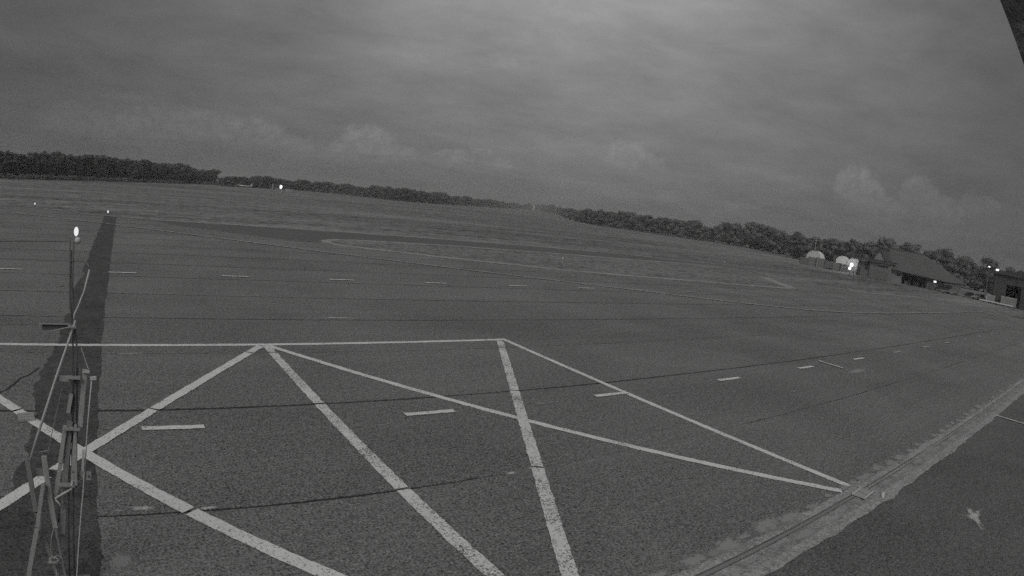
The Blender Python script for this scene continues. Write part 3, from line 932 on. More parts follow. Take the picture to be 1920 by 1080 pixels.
for i, (a, b, h) in enumerate(T_LEFT[:-2]):
    tree('pine_tree', PINES[i % 6], (a, b), h, 1.05 + 0.3 * rng.random(), ['tall dark pine in the forest wall at the left edge of the picture', 'tall dark pine in the middle stretch of the forest wall on the left', 'tall dark pine in the right stretch of the left forest wall, nearing its end'][min(2, i * 3 // 60)], 'pines of the forest wall')
a, b, h = T_LEFT[-1]
tree('pine_tree', FLAT, (a, b), h, 1.5, 'flat-crowned pine standing last at the right end of the forest wall', None)
a, b, h = T_LEFT[-2]
tree('pine_tree', PINES[2], (a, b), h, 1.2, 'slim pine next to the flat-crowned one at the end of the forest wall', None)
for i, (a, b, h) in enumerate(T_RIGHT):
    tree('broadleaf_tree', ROUNDS[i % 7], (a, b), h, 1.15 + 0.35 * rng.random(), ['small rounded tree at the far end of the field-edge row, nearest the white tower', 'rounded tree in the middle of the dark row along the field edge', 'large rounded tree at the near end of the field-edge row, left of the arched shelters'][min(2, i * 3 // 46)], 'trees along the field edge')
for i, (a, b, h) in enumerate(T_BACK):
    kit = ROUNDS[(i * 3) % 7] if i % 3 else PINES[i % 6]
    tree('tall_tree', kit, (a, b), h, 1.05 + 0.3 * rng.random(), ['tall dark tree rising behind the arched shelters and panel wall', 'tall dark tree rising behind the shed and barn roof', 'tall dark tree rising between the barn and the black hangar', 'tall dark tree rising behind the black hangar'][0 if b > 84 else 1 if b > 58 else 2 if b > 38 else 3], 'trees behind the buildings')


def wood(name, spots, kits, m, label, parts=1.0):
    """a mass of crowns that nobody could count, one object"""
    Vs, F3s, F4s, nv = [], [], [], 0
    for i, (a, b, h, w) in enumerate(spots):
        V, F3, F4 = kits[i % len(kits)][2:]
        an = rng.random() * 6.28
        c, s = math.cos(an), math.sin(an)
        Q = np.stack([(V[:, 0] * c - V[:, 1] * s) * h * w + a, (V[:, 0] * s + V[:, 1] * c) * h * w + b, V[:, 2] * h], 1)
        Vs.append(Q)
        F3s.append(F3 + nv)
        F4s.append(F4 + nv)
        nv += len(Q)
    me = np_mesh(name, np.vstack(Vs), np.vstack(F3s), np.vstack(F4s), m)
    return tag(link(name, me), label, 'wood', None, 'stuff')


def behind(src, offs, hs, keep=1.0, w=1.3):
    o = []
    for a, b, h in src:
        d = math.hypot(a, b)
        for off in offs:
            if rng.random() > keep:
                continue
            k = (d + off * (0.8 + 0.5 * rng.random())) / d
            lat = rng.normal() * 1.5
            o.append((a * k - b / d * lat, b * k + a / d * lat, (h + off * 0.02) * hs * (0.85 + 0.2 * rng.random()), w))
    return o


wood('forest_interior', behind(T_LEFT[:-2], (4, 9, 15, 22), 0.86, 1.0, 1.25), ROUNDS + PINES, M['leaf_fill'], 'dark interior of the pine forest behind its edge trees')
wood('distant_wood', [(a, b, h, 1.5) for a, b, h in T_MID] + behind(T_MID, (14, 34), 0.92, 1.0, 1.7), ROUNDS, M['leaf_far'], 'low distant wood closing the field in the middle')
wood('wood_interior', behind(T_RIGHT, (7, 15), 0.86, 1.0, 1.5) + behind(T_BACK, (5, 12), 0.80, 1.0, 1.4), ROUNDS, M['leaf_fill'], 'dark wood interior behind the trees on the right')

# low scrub along the forest foot and along the row of trees
sc = []
for a, b, h in T_LEFT:
    d = math.hypot(a, b)
    for q in range(4):
        k = (d - 3 - 16 * rng.random()) / d
        lat = rng.normal() * 2.5
        sc.append((a * k - b / d * lat, b * k + a / d * lat, 0.8 + 1.2 * rng.random(), 2.2))
for a, b, h in T_RIGHT:
    d = math.hypot(a, b)
    k = (d - 2.5 - 2 * rng.random()) / d
    lat = rng.normal() * 1.5
    sc.append((a * k - b / d * lat, b * k + a / d * lat, 1.2 + 2.2 * rng.random() ** 2, 1.6))
for a, b, h in T_MID[::2]:
    d = math.hypot(a, b)
    k = (d - 6) / d
    sc.append((a * k, b * k, 1.5 + 2.5 * rng.random(), 2.2))
wood('low_scrub', sc, ROUNDS, M['leaf_scrub'], 'pale low scrub along the foot of the woods')

# ================================================================== BUILDINGS AND THINGS ON THE FAR SIDE
def wall_panel(mb, x, y0, y1, z0, z1, t=0.15):
    return mb.span((x, y0, z0), (x + t, y1, z1))


# --- three arched white shelters behind the panel wall
def shelter(cy, w, top, x0, depth, label):
    e = empty('arched_shelter', (x0, cy, 0.03), 0, label, 'shelter', 'white arched shelters')
    r = w / 2
    arc = [(r * math.cos(a), (top - r) + r * math.sin(a)) for a in [math.pi * q / 14 for q in range(15)]]
    prof = [(r, 0.0)] + arc + [(-r, 0.0)]
    MB().prism(prof, 'x', 0.0, depth).build('canopy', M['fabric'], e)
    for xx in (-0.04, depth * 0.5, depth - 0.06):
        mb = MB()
        mb.tube([(xx, a * 1.012, b * 1.008 + 0.01) for a, b in prof], 0.06, 6)
        mb.build('hoop', M['white'], e)
    MB().span((-0.05, -0.5, 0), (-0.012, 0.5, 1.9)).build('door_flap', M['pale_wall'], e)
    return e


shelter(99.0, 5.4, 4.75, 190, 3.2, 'widest arched white shelter, leftmost of the three behind the panel wall')
shelter(88.55, 3.8, 4.55, 190, 2.4, 'arched white shelter in the middle of the three, beside the floodlit one')
shelter(84.55, 3.3, 4.35, 190, 2.4, 'narrowest arched white shelter, just behind the glaring lamp post')

# --- wall of panels and containers in front of them
e = empty('panel_wall', (180, 88, 0.03), 0, 'low grey wall of uneven panels and posts in front of the arched shelters', 'wall')
rng2 = random.Random(4)
yy = 98.5
i = 0
while yy > 77.2:
    w = [2.9, 3.2, 0.55, 2.4, 2.6, 2.9, 2.2, 2.5, 2.0][i % 9]
    ztop = [2.2, 2.65, 2.9, 2.75, 2.35, 2.3, 2.2, 2.1, 2.05][i % 9]
    mb = MB()
    xoff = [0, .25, -.2, .1, 0, .3, .05, .2, 0][i % 9]
    mb.span((xoff, yy - w - 88, 0), (xoff + 0.2, yy - 0.06 - 88, ztop))
    mb.build('panel', M[['mid_wall', 'grey_wall', 'pale_wall', 'grey_wall', 'mid_wall', 'grey_wall', 'mid_wall', 'mid_wall', 'grey_wall'][i % 9]], e)
    MB().span((xoff - 0.05, yy - w - 88, ztop + 0.003), (xoff + 0.25, yy - 0.06 - 88, ztop + 0.12)).build('coping', M['pale_wall'], e)
    MB().span((xoff - 0.12, yy - 0.05 - 88, 0), (xoff + 0.1, yy + 0.05 - 88, ztop + 0.2)).build('post', M['roof_dark'], e)
    yy -= w
    i += 1
e = empty('stacked_pallets', (177.5, 86.5, 0.03), 0, 'low dark stack of pallets lying before the panel wall', 'pallets')
for q in range(4):
    MB().span((-0.5, -1.3, 0.12 * q), (0.5, 1.3, 0.12 * q + 0.09)).build('pallet', M['roof_dark'], e)

# thin aerial behind the first shelter
e = empty('aerial_mast', (196, 102.0, 0.03), 0, 'thin pale aerial mast rising behind the leftmost shelter', 'mast')
MB().tube([(0, 0, 0), (0, 0, 9.3)], [0.12, 0.06], 6).build('pole', M['metal_light'], e)
for q in (7.4, 8.2):
    MB().tube([(0, -0.5, q), (0, 0.5, q)], 0.04, 5).build('crossbar', M['metal_light'], e)

# --- glaring lamp on its post
def lamp_post(loc, h, r, label, power=0.0, second=0.0):
    e = empty('lamp_post', (loc[0], loc[1], loc[2]), 0, label, 'lamp')
    MB().tube([(0, 0, 0), (0, 0, h - r * 0.8)], [0.09, 0.07], 8).build('pole', M['metal_light'], e)
    MB().span((-0.12, -r * 1.1, h - r * 1.15), (0.10, r * 1.1, h - r * 0.95)).build('bracket', M['metal_dark'], e)
    MB().sphere((0, 0, h), (r * 0.7, r, r), 12, 8).build('lamp_glass_or_glare', M['lamp'], e)
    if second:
        MB().sphere((-0.05, r * 0.75, second), (r * 0.5, r * 0.8, r * 0.8), 12, 8).build('lamp_glass_or_glare', M['lamp'], e)  # glowing blob added for the lamp's glare ghost, no second lamp
    if power:
        pl_ = bpy.data.lights.new('lamp_light', 'POINT')
        pl_.energy = power
        pl_.shadow_soft_size = r
        lo = bpy.data.objects.new('lamp_light', pl_)
        col.objects.link(lo)
        lo.parent = e
        lo.location = (3.2, 2.0, h + r * 1.6)
    return e


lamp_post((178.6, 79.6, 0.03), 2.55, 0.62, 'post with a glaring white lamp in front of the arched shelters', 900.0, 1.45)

# --- flat-roofed shed with a small gable behind
e = empty('flat_roof_shed', (172, 70, 0.03), 0, 'grey flat-roofed shed with a long dark window beside the big barn', 'shed')
o = (172, 70)
MB().span((0.0, -5.2, 0), (8, 0.9, 4.55)).build('wall', M['grey_wall'], e)
MB().span((0.6, 1.0, 0), (7.5, 5.0, 4.2)).build('side_wing', M['mid_wall'], e)
rf = MB().span((-0.8, -5.6, 4.56), (8.4, 5.8, 5.15)).build('roof', M['roof'], e)
MB().span((-0.9, -5.7, 5.153), (8.5, 5.9, 5.32)).build('fascia', M['roof_dark'], rf)
wn_ = MB().span((-0.06, -4.75, 3.45), (-0.012, -1.75, 4.05)).build('window', M['glass'], e)
MB().span((-0.12, -4.85, 4.06), (-0.004, -1.6, 4.30)).build('lintel', M['white'], wn_)
for q in range(1, 4):
    MB().span((-0.085, -4.75 + 0.75 * q - 0.04, 3.45), (-0.062, -4.75 + 0.75 * q + 0.04, 4.05)).build('mullion', M['grey_wall'], wn_)
MB().span((-0.08, -5.1, 0.1), (-0.012, 0.7, 2.6)).build('door_panel', M['mid_wall'], e)
for q in range(5):
    MB().span((-0.11, -5.0 + 1.12 * q, 0.15), (-0.084, -4.9 + 1.12 * q, 2.55)).build('door_rib', M['grey_wall'], e)
MB().span((0.52, 3.9, 0.2), (0.59, 4.9, 2.4)).build('door', M['roof_dark'], e)
MB().span((0.52, 1.6, 2.2), (0.59, 2.6, 3.9)).build('window', M['glass'], e)
gm = MB()
gm.prism([(-2.9, 5.33), (1.0, 5.33), (-0.95, 8.0)], 'x', 2.2, 2.5)
gm.build('gable', M['pale_wall'], e)
mb = MB()
for s in (0, 1):
    ya, za, yb, zb = [(-2.9, 5.33, -0.95, 8.05), (-0.95, 8.05, 1.0, 5.33)][s]
    mb.add([(1.9, ya, za + .1), (8, ya, za + .1), (8, yb, zb + .1), (1.9, yb, zb + .1), (1.9, ya, za + .25), (8, ya, za + .25), (8, yb, zb + .25), (1.9, yb, zb + .25)],
           [(0, 1, 2, 3), (4, 7, 6, 5), (0, 4, 5, 1), (2, 6, 7, 3), (0, 3, 7, 4), (1, 5, 6, 2)])
mb.build('gable_roof', M['roof_dark'], e)

# --- big barn with a broad hipped roof sloping towards the apron
e = empty('barn', (175, 57, 0.03), 0, 'large barn with a broad sloping roof and a long dark opening', 'barn')
eave = [(-0.8, 8.9, 3.35), (-0.8, -8.8, 2.55)]
ridge = [(11.5, 14.0, 9.0), (11.5, 2.2, 8.75)]
back = [(24, 9.5, 3.2), (24, -9.0, 2.6)]
mb = MB()
front = [eave[0], eave[1], ridge[1], ridge[0]]
mb.add(front + [(a, b, c + 0.22) for a, b, c in front], [(0, 1, 2, 3), (4, 7, 6, 5), (0, 4, 5, 1), (1, 5, 6, 2), (2, 6, 7, 3), (3, 7, 4, 0)])
hip = [eave[1], back[1], ridge[1]]
mb.add(hip + [(a, b, c + 0.22) for a, b, c in hip], [(0, 1, 2), (3, 5, 4), (0, 3, 4, 1), (1, 4, 5, 2), (2, 5, 3, 0)])
bk = [back[0], back[1], ridge[1], ridge[0]]
mb.add(bk + [(a, b, c + 0.22) for a, b, c in bk], [(3, 2, 1, 0), (5, 6, 7, 4), (0, 4, 5, 1), (1, 5, 6, 2), (2, 6, 7, 3), (3, 7, 4, 0)])
rf = mb.build('roof', M['roof'], e)
# seams of the roof sheeting
for q in range(1, 15):
    t = q / 15
    a = Vector(eave[0]).lerp(Vector(eave[1]), t)
    b = Vector(ridge[0]).lerp(Vector(ridge[1]), t)
    MB().tube([(a.x, a.y, a.z + 0.235), (b.x, b.y, b.z + 0.235)], 0.045, 5).build('roof_rib', M['roof'], rf)
MB().tube([(11.5, 14.0, 9.28), (11.5, 2.2, 9.03)], 0.14, 6).build('ridge_cap', M['roof_dark'], rf)
MB().tube([(-0.9, 8.9, 3.42), (-0.9, -8.8, 2.62)], 0.13, 6).build('gutter', M['roof_dark'], rf)
MB().span((0, 4.6, 0), (0.2, 8.6, 3.0)).build('wall_panel', M['pale_wall'], e)
MB().span((-0.06, 5.1, 1.9), (-0.012, 6.3, 2.6)).build('window', M['glass'], e)
MB().span((0, -8.4, 0), (0.2, -3.2, 2.35)).build('wall_panel', M['mid_wall'], e)
for q in range(4):
    y_ = 4.5 - q * 2.5
    MB().span((-0.1, y_ - 0.1, 0), (0.1, y_ + 0.1, 3.05 - 0.113 * q)).build('post', M['roof_dark'], e)
MB().span((9.0, -8.0, 0), (9.2, 8.6, 2.6)).build('back_wall', M['black'], e)
MB().span((0.3, 8.62, 0), (20, 8.8, 3.0)).build('side_wall', M['mid_wall'], e)
MB().span((0.3, -8.6, 0), (20, -8.42, 2.3)).build('side_wall', M['mid_wall'], e)
for q in range(3):
    MB().span((1.5 + q, 3.0 - 2.4 * q, 0), (2.6 + q, 4.2 - 2.4 * q, 0.9 + 0.2 * q)).build('stored_crate', M['wood_dark'], e)

e = empty('floodlight', (173.2, 50.9, 0.03), 0, 'small lit floodlight under the right end of the barn eave', 'lamp')
MB().tube([(0, 0, 0), (0, 0, 2.0)], 0.06, 6).build('pole', M['metal'], e)
MB().span((0.02, -0.42, 2.0), (0.18, 0.42, 2.5)).build('housing', M['metal_dark'], e)
MB().span((-0.03, -0.38, 2.04), (0.016, 0.38, 2.46)).build('lamp_glass_or_glare', M['lamp'], e)


# --- vehicles and clutter
def car(loc, rz, L, W, Hh, body, label, van=False):
    e = empty('parked_car' if not van else 'parked_van', (loc[0], loc[1], 0.035), rz, label, 'car' if not van else 'van')
    hb = Hh * (0.58 if not van else 0.55)
    prof = [(-L / 2, 0.32), (-L / 2, hb * 0.92), (-L / 2 + 0.12, hb), (L / 2 - 0.9, hb), (L / 2 - 0.1, hb * 0.82), (L / 2, hb * 0.6), (L / 2, 0.32)]
    MB().prism(prof, 'y', -W / 2, W / 2).build('body', body, e)
    if van:
        cp = [(-L / 2 + 0.05, hb + .003), (-L / 2 + 0.1, Hh - 0.05), (-L / 2 + 0.3, Hh), (L / 2 - 1.3, Hh), (L / 2 - 0.75, hb + .003)]
    else:
        cp = [(-L / 2 + 0.25, hb + .003), (-L / 2 + 0.75, Hh - 0.03), (-L / 2 + 1.0, Hh), (L / 2 - 1.75, Hh), (L / 2 - 1.05, hb + .003)]
    cb = MB().prism(cp, 'y', -W / 2 + 0.1, W / 2 - 0.1).build('cabin', body, e)
    for s in (-1, 1):
        yv = s * (W / 2 - 0.085)
        q = [(cp[0][0] + 0.35, hb + 0.06), (cp[1][0] + 0.25, Hh - 0.12), (cp[3][0] - 0.05, Hh - 0.12), (cp[4][0] - 0.2, hb + 0.06)]
        MB().prism(q, 'y', yv - 0.012, yv + 0.012).build('side_window', M['glass'], cb)
        for xx in (-L * 0.31, L * 0.31):
            wv = MB()
            wv.tube([(xx, s * (W / 2 - 0.18), 0.32), (xx, s * (W / 2 + 0.02), 0.32)], 0.32, 14)
            wh = wv.build('wheel', M['tyre'], e)
            MB().tube([(xx, s * (W / 2 + 0.021), 0.32), (xx, s * (W / 2 + 0.035), 0.32)], 0.19, 10).build('rim', M['metal_light'], wh)
        MB().box((L / 2 + 0.005, s * (W / 2 - 0.3), hb * 0.66), (0.03, 0.3, 0.14)).build('headlight', M['white'], e)
    a, b = cp[3], cp[4]
    d = Vector((b[0] - a[0], 0, b[1] - a[1])).normalized()
    nn = Vector((-d.z, 0, d.x))
    if nn.x < 0:
        nn = -nn
    p0, p1 = Vector((a[0], 0, a[1])) + d * 0.1 + nn * 0.006, Vector((b[0], 0, b[1])) - d * 0.08 + nn * 0.006
    yw = W / 2 - 0.2
    MB().add([(p0.x, -yw, p0.z), (p0.x, yw, p0.z), (p1.x, yw, p1.z), (p1.x, -yw, p1.z)], [(0, 1, 2, 3)]).build('windscreen', M['glass'], cb)
    return e


car((166.5, 36.3), R(155), 4.2, 1.75, 1.5, M['car_pale'], 'pale car parked at the far edge, left of the white barrier')
car((168.5, 39.6), R(100), 4.0, 1.7, 1.45, M['car_dark'], 'dark car parked behind the pale car near the trees')
car((169.0, 47.0), R(95), 4.9, 1.9, 2.1, M['car_dark'], 'dark van parked by the right end of the barn', True)
e = empty('flat_trailer', (165.5, 44.6, 0.03), R(92), 'low pale trailer parked between the van and the cars', 'trailer')
MB().span((-2.2, -0.9, 0.5), (2.2, 0.9, 0.68)).build('bed', M['pale_wall'], e)
MB().span((-2.1, -0.85, 0.683), (-0.4, 0.85, 1.25)).build('load', M['grey_wall'], e)
MB().tube([(2.2, 0, 0.55), (3.4, 0, 0.5)], 0.06, 6).build('drawbar', M['metal'], e)
for s in (-0.92, 0.92):
    MB().tube([(0, s - 0.08, 0.28), (0, s + 0.08, 0.28)], 0.28, 12).build('wheel', M['tyre'], e)
e = empty('box_trailer', (159.0, 31.4, 0.03), 0, 'small white framed box trailer at the left end of the white barrier', 'trailer')
MB().span((-0.9, -0.95, 0.45), (0.9, 0.95, 1.75)).build('box', M['pale_wall'], e)
for ya in (-0.97, 0.97):
    MB().span((-0.96, ya - 0.06, 0.40), (-0.905, ya + 0.06, 1.85)).build('corner_post', M['white'], e)
MB().span((-0.96, -0.9, 1.753), (0.95, 0.9, 1.86)).build('lid', M['white'], e)
for ya in (-0.98, 0.98):
    MB().tube([(0, ya - 0.08, 0.3), (0, ya + 0.08, 0.3)], 0.3, 12).build('wheel', M['tyre'], e)
e = empty('barrier_rail', (157.6, 29.7, 0.03), 0, 'long low white barrier rail in front of the black hangar', 'barrier')
MB().span((-0.12, -4.6, 0.32), (0.12, 4.3, 0.62)).build('rail', M['white'], e)
for q in range(6):
    MB().span((-0.07, -4.4 + q * 1.7, 0), (0.07, -4.2 + q * 1.7, 0.317)).build('post', M['pale_wall'], e)
rng3 = random.Random(9)
for q, (a, b, s) in enumerate([(166.8, 41.6, 0.9), (167.2, 42.8, 0.7), (168, 50.3, 0.8), (166.2, 34.6, 0.6)]):
    e = empty('covered_heap', (a, b, 0.03), rng3.random() * 3,
              ['tarpaulin-covered heap behind the low pale trailer', 'smaller covered heap next to the low pale trailer', 'covered heap under the right end of the barn', 'small covered heap beside the pale car'][q], 'heap', 'covered heaps by the parked vehicles')
    mb = MB()
    mb.sphere((0, 0, 0), (s * 1.3, s, s * 1.1), 12, 5, 0.0)
    mb.v = [(p[0] * (1 + 0.15 * wob(p[1] * 3, q)), p[1], p[2] * (1 + 0.2 * wob(p[0] * 4, q + 3))) for p in mb.v]
    mb.build('tarpaulin', M[['mid_wall', 'grey_wall', 'roof_dark', 'pale_wall'][q]], e)
    mb = MB()
    mb.tube([(-s * 1.32, 0, 0.05), (0, 0, s * 1.15), (s * 1.32, 0, 0.05)], 0.03, 5)
    mb.build('rope', M['metal_dark'], e)

# --- black hangar, open towards the apron
e = empty('black_hangar', (160, 16, 0.03), 0, 'tall black open-fronted hangar at the right edge of the picture', 'hangar')
MB().span((0, 15.6, 0), (30, 15.9, 7.1)).build('side_wall', M['black'], e)
MB().span((0, -15.9, 0), (30, -15.6, 7.1)).build('side_wall', M['black'], e)
MB().span((29.7, -15.59, 0), (30, 15.59, 7.1)).build('back_wall', M['black'], e)
MB().prism([(-16.6, 7.103), (16.6, 7.103), (16.6, 7.35), (0, 9.6), (-16.6, 7.35)], 'x', -0.8, 30.6).build('roof', M['black'], e)
MB().span((-0.25, -15.58, 5.0), (-0.02, 15.88, 7.09)).build('fascia', M['black'], e)
for q in range(5):
    y_ = 14.9 - 6.2 * q
    MB().span((-0.2, y_ - 2.9, 0.05), (-0.05, y_ + 0.55 if q == 0 else y_ - 0.6, 4.99)).build('sliding_door', M['black'], e)
e = empty('white_container', (159.3, 26.8, 0.03), 0, 'pale box container standing against the black hangar', 'container')
MB().span((-1.1, -1.9, 0.15), (1.1, 1.9, 2.1)).build('box', M['pale_wall'], e)
MB().span((-1.14, -1.95, 2.103), (1.14, 1.95, 2.2)).build('lid', M['white'], e)
for q in range(7):
    MB().span((-1.14, -1.8 + 0.58 * q, 0.25), (-1.103, -1.7 + 0.58 * q, 2.05)).build('rib', M['pale_wall'], e)
for q in (-1.5, 1.5):
    MB().span((-1.0, q - 0.15, 0), (1.0, q + 0.15, 0.147)).build('skid', M['roof_dark'], e)
for (a, b, c, lab) in [(159.6, 33.2, 8.35, 'small bright floodlight, left of the two above the black hangar'), (159.6, 31.0, 7.95, 'larger bright floodlight, right of the two above the black hangar')]:
    e = empty('roof_floodlight', (a, b, 0.03), 0, lab, 'lamp', 'floodlights above the black hangar')
    MB().tube([(0, 0, 0), (0, 0, c - 0.2)], [0.10, 0.06], 8).build('pole', M['metal_dark'], e)
    s = 0.28 if b > 32 else 0.42
    MB().box((0.12, 0, c), (0.2, s * 2, s * 1.2)).build('housing', M['metal_dark'], e)
    MB().box((-0.01, 0, c), (0.05, s * 1.8, s * 1.0)).build('lamp_glass_or_glare', M['lamp'], e)

# --- glider parked at the foot of the distant wood
gp = (71.18, 381.57)
e = empty('parked_glider', (gp[0], gp[1], 0.03), R(-12), 'small white glider parked on the grass before the distant wood', 'glider')
prof = [(-7.3, 0.06), (-6.6, 0.36), (-5.4, 0.55), (-3.6, 0.62), (-1.6, 0.46), (1.5, 0.28), (5.0, 0.17), (6.6, 0.12)]
mb = MB()
mb.tube([(a, 0, 1.05 + 0.02 * a) for a, r_ in prof], [r_ for a, r_ in prof], 12)
mb.build('fuselage', M['white'], e)
for s in (-1, 1):
    vs = [(-2.6, s * .35, 1.25), (-1.3, s * .35, 1.25), (-1.6, s * 8.6, 1.75), (-2.2, s * 8.6, 1.75)]
    MB().add(vs + [(a, b, c + 0.12) for a, b, c in vs], [(0, 1, 2, 3), (7, 6, 5, 4), (0, 4, 5, 1), (1, 5, 6, 2), (2, 6, 7, 3), (3, 7, 4, 0)]).build('wing', M['white'], e)
MB().prism([(5.4, 1.2), (6.7, 1.2), (7.0, 2.6), (6.2, 2.6)], 'y', -0.06, 0.06).build('fin', M['white'], e)
MB().span((6.05, -1.5, 2.603), (6.95, 1.5, 2.70)).build('tailplane', M['white'], e)
MB().sphere((-4.6, 0, 1.42), (1.3, 0.42, 0.38), 12, 6).build('canopy', M['glass'], e)
MB().tube([(-2.4, -0.08, 0.28), (-2.4, 0.08, 0.28)], 0.28, 12).build('wheel', M['tyre'], e)

# --- small shelter and bright lamp out on the field
lp = (92.67, 368.04)
lamp_post((lp[0], lp[1], 0.03), 2.4, 1.15, 'dazzling lamp on a short post out on the field')
sp = (97.10, 384.38)
e = empty('field_shelter', (sp[0] + 1.5, sp[1] + 4.0, 0.03), R(-14), 'low grey open shelter behind the dazzling field lamp', 'shelter')
MB().span((-6.4, -1, 0), (-5.4, 1, 3.9)).build('pier', M['grey_wall'], e)
MB().span((-5.39, 0.6, 0), (6.2, 0.9, 1.7)).build('wall', M['grey_wall'], e)
MB().span((2.2, -1, 0), (6.3, 0.55, 1.25)).build('bench_block', M['pale_wall'], e)
mb = MB()
mb.prism([(-5.3, 3.2), (-5.3, 3.4), (6.4, 1.95), (6.4, 1.75)], 'y', -1.0, 1.2)
mb.build('roof', M['mid_wall'], e)

# --- white tower far behind the field
tp = (1035.32, 1376.72)
e = empty('white_tower', (tp[0], tp[1], 0.03), R(-30), 'slim white tower standing at the far edge of the field', 'tower')
MB().tube([(0, 0, 0), (0, 0, 9)], [2.4, 1.9], 12).build('shaft', M['white'], e)
MB().tube([(0, 0, 9.003), (0, 0, 11.0), (0, 0, 16.0)], [2.2, 3.3, 3.1], 12).build('cabin', M['white'], e)
MB().tube([(0, 0, 16.003), (0, 0, 17.0)], [2.6, 0.6], 12).build('roof', M['roof'], e)

# --- stakes on the grass island and by the taxiway
for (px, lab) in [((37.9, 45.0), 'thin pale stake on the grass island near its lower edge'), ((83.0, 59.0), 'short pale marker stake beside the taxiway')]:
    e = empty('marker_stake', (px[0], px[1], 0.03), 0, lab, 'stake', 'marker stakes on the grass')
    MB().tube([(0, 0, 0), (0, 0, 0.75)], 0.05, 7).build('post', M['pale_wall'], e)
    MB().tube([(0, 0, 0.753), (0, 0, 0.95)], [0.075, 0.06], 7).build('cap', M['white'], e)

# --- lit edge lights beside the apron
for (px, lab, hh) in [((-1.55, 74.1), 'lit white edge light at the far end of the dark asphalt strip', 0.46), ((-11.4, 83.0), 'lit white edge light at the far left of the apron edge', 0.42)]:
    e = empty('edge_light', (px[0], px[1], 0.03), 0, lab, 'edge light', 'lit edge lights along the apron')
    MB().tube([(0, 0, 0), (0, 0, 0.06)], 0.2, 10).build('base', M['metal_dark'], e)
    MB().tube([(0, 0, 0.063), (0, 0, 0.22)], [0.05, 0.05], 8).build('stem', M['pale_wall'], e)
    MB().tube([(0, 0, 0.223), (0, 0, hh * 0.75), (0, 0, hh)], [0.08, 0.10, 0.06], 10).build('lamp_glass_or_glare', M['lamp_soft'], e)

# ================================================================== NEAR THINGS
# --- stand of poles and planks with a lamp on top, left foreground
YM = 7.2
e = empty('pole_stand', (-0.8, YM, 0.006), 0, 'tall leaning stand of metal poles and timber planks with a lamp on top', 'stand')


def W(p, dy=0.0):
    return (p[0] + 0.8, dy, p[1] - 0.006)


def part(mb, name, m, parent=None):
    return mb.build(name, m, parent if parent is not None else e)


part(MB().tube([W((-0.564, 4.254)), W((-0.550, 3.603)), W((-0.519, 3.074)), W((-0.585, 2.208)), W((-0.90, 0.0))], 0.0115, 8), 'upright', M['metal_dark'])
part(MB().tube([W((-0.521, 4.250)), W((-0.523, 3.691)), W((-0.475, 3.075)), W((-0.533, 2.207)), W((-0.83, 0.0))], 0.0115, 8), 'upright', M['metal_dark'])
part(MB().bar(W((-0.546, 4.119), 0.03), W((-0.499, 3.134), 0.03), 0.030, 0.006), 'web_strip', M['metal'])
for (a, b, c, d) in [(131, 488, 138, 489), (131, 520, 137, 521), (131, 560, 138, 560), (134, 606, 142, 606)]:
    part(MB().tube([W((-0.558, 4.011)), W((-0.515, 4.012))], 0.012, 6) if b == 488 else MB().tube([W((-0.57 - 0.0002 * b, 4.24 - (b - 447) * 0.0069)), W((-0.52 - 0.0002 * b, 4.24 - (b - 447) * 0.0069))], 0.006, 6), 'spacer', M['metal_dark'])
lt = (-0.498, 4.324)
ln = part(MB().sphere(W(lt), (0.026, 0.03, 0.050), 14, 10), 'lamp_glass_or_glare', M['lamp_soft'])
part(MB().sphere(W((-0.475, 4.229), 0.0), (0.040, 0.040, 0.036), 14, 8), 'lamp_housing', M['metal_light'])
part(MB().tube([W((-0.512, 4.239)), W((-0.475, 4.229))], 0.012, 7), 'lamp_arm', M['metal'])
part(MB().tube([W((-0.497, 4.189), -0.02), W((-0.335, 3.955), -0.02)], 0.0055, 6), 'brace', M['metal'])
part(MB().tube([W((-0.328, 3.926), -0.02), W((-0.384, 3.694), -0.03), W((-0.451, 3.530), -0.03), W((-0.495, 3.441), -0.03), W((-0.501, 3.371), -0.03)], 0.011, 8), 'bent_rod', M['metal_light'])
part(MB().tube([W((-0.482, 3.377), -0.05), W((-0.595, 3.073), -0.05), W((-0.852, 2.430), -0.05), W((-1.130, 1.767), -0.05)], [0.012, 0.014, 0.016, 0.018], 8), 'long_rod', M['metal_light'])
part(MB().bar(W((-0.885, 3.276), 0.06), W((-0.552, 3.288), 0.06), 0.075, 0.02), 'dark_plate', M['metal_dark'])
part(MB().bar(W((-0.915, 3.316), 0.03), W((-0.558, 3.317), 0.03), 0.008, 0.03), 'plate_edge', M['metal'])
part(MB().tube([W((-0.772, 3.243), 0.0), W((-0.514, 3.300), 0.0)], 0.009, 6), 'strut', M['metal'])
part(MB().bar(W((-0.749, 2.721), -0.02), W((-0.527, 2.716), -0.02), 0.060, 0.03), 'cross_plank', M['wood'])
part(MB().tube([W((-0.642, 2.691), 0.01), W((-0.911, 1.818), 0.01)], 0.0045, 6), 'thin_wire', M['metal'])
part(MB().tube([W((-0.425, 3.069), 0.0), W((-0.385, 2.943), 0.0), W((-0.345, 2.821), 0.0)], 0.006, 6), 'thin_strut', M['metal_light'])
part(MB().bar(W((-0.383, 2.815), 0.0), W((-0.486, 2.142), 0.0), 0.060, 0.03), 'timber_plank', M['wood'])
part(MB().bar(W((-0.415, 2.809), -0.03), W((-0.333, 2.797), -0.03), 0.03, 0.03), 'bracket', M['metal_light'])
part(MB().bar(W((-0.477, 2.833), 0.03), W((-0.609, 1.612), 0.03), 0.075, 0.02), 'timber_plank', M['wood_dark'])
part(MB().bar(W((-0.562, 2.543), -0.03), W((-0.615, 2.323), -0.03), 0.045, 0.02), 'timber_piece', M['wood'])
part(MB().bar(W((-0.660, 2.169), -0.03), W((-0.770, 1.717), -0.03), 0.052, 0.025), 'timber_piece', M['wood'])
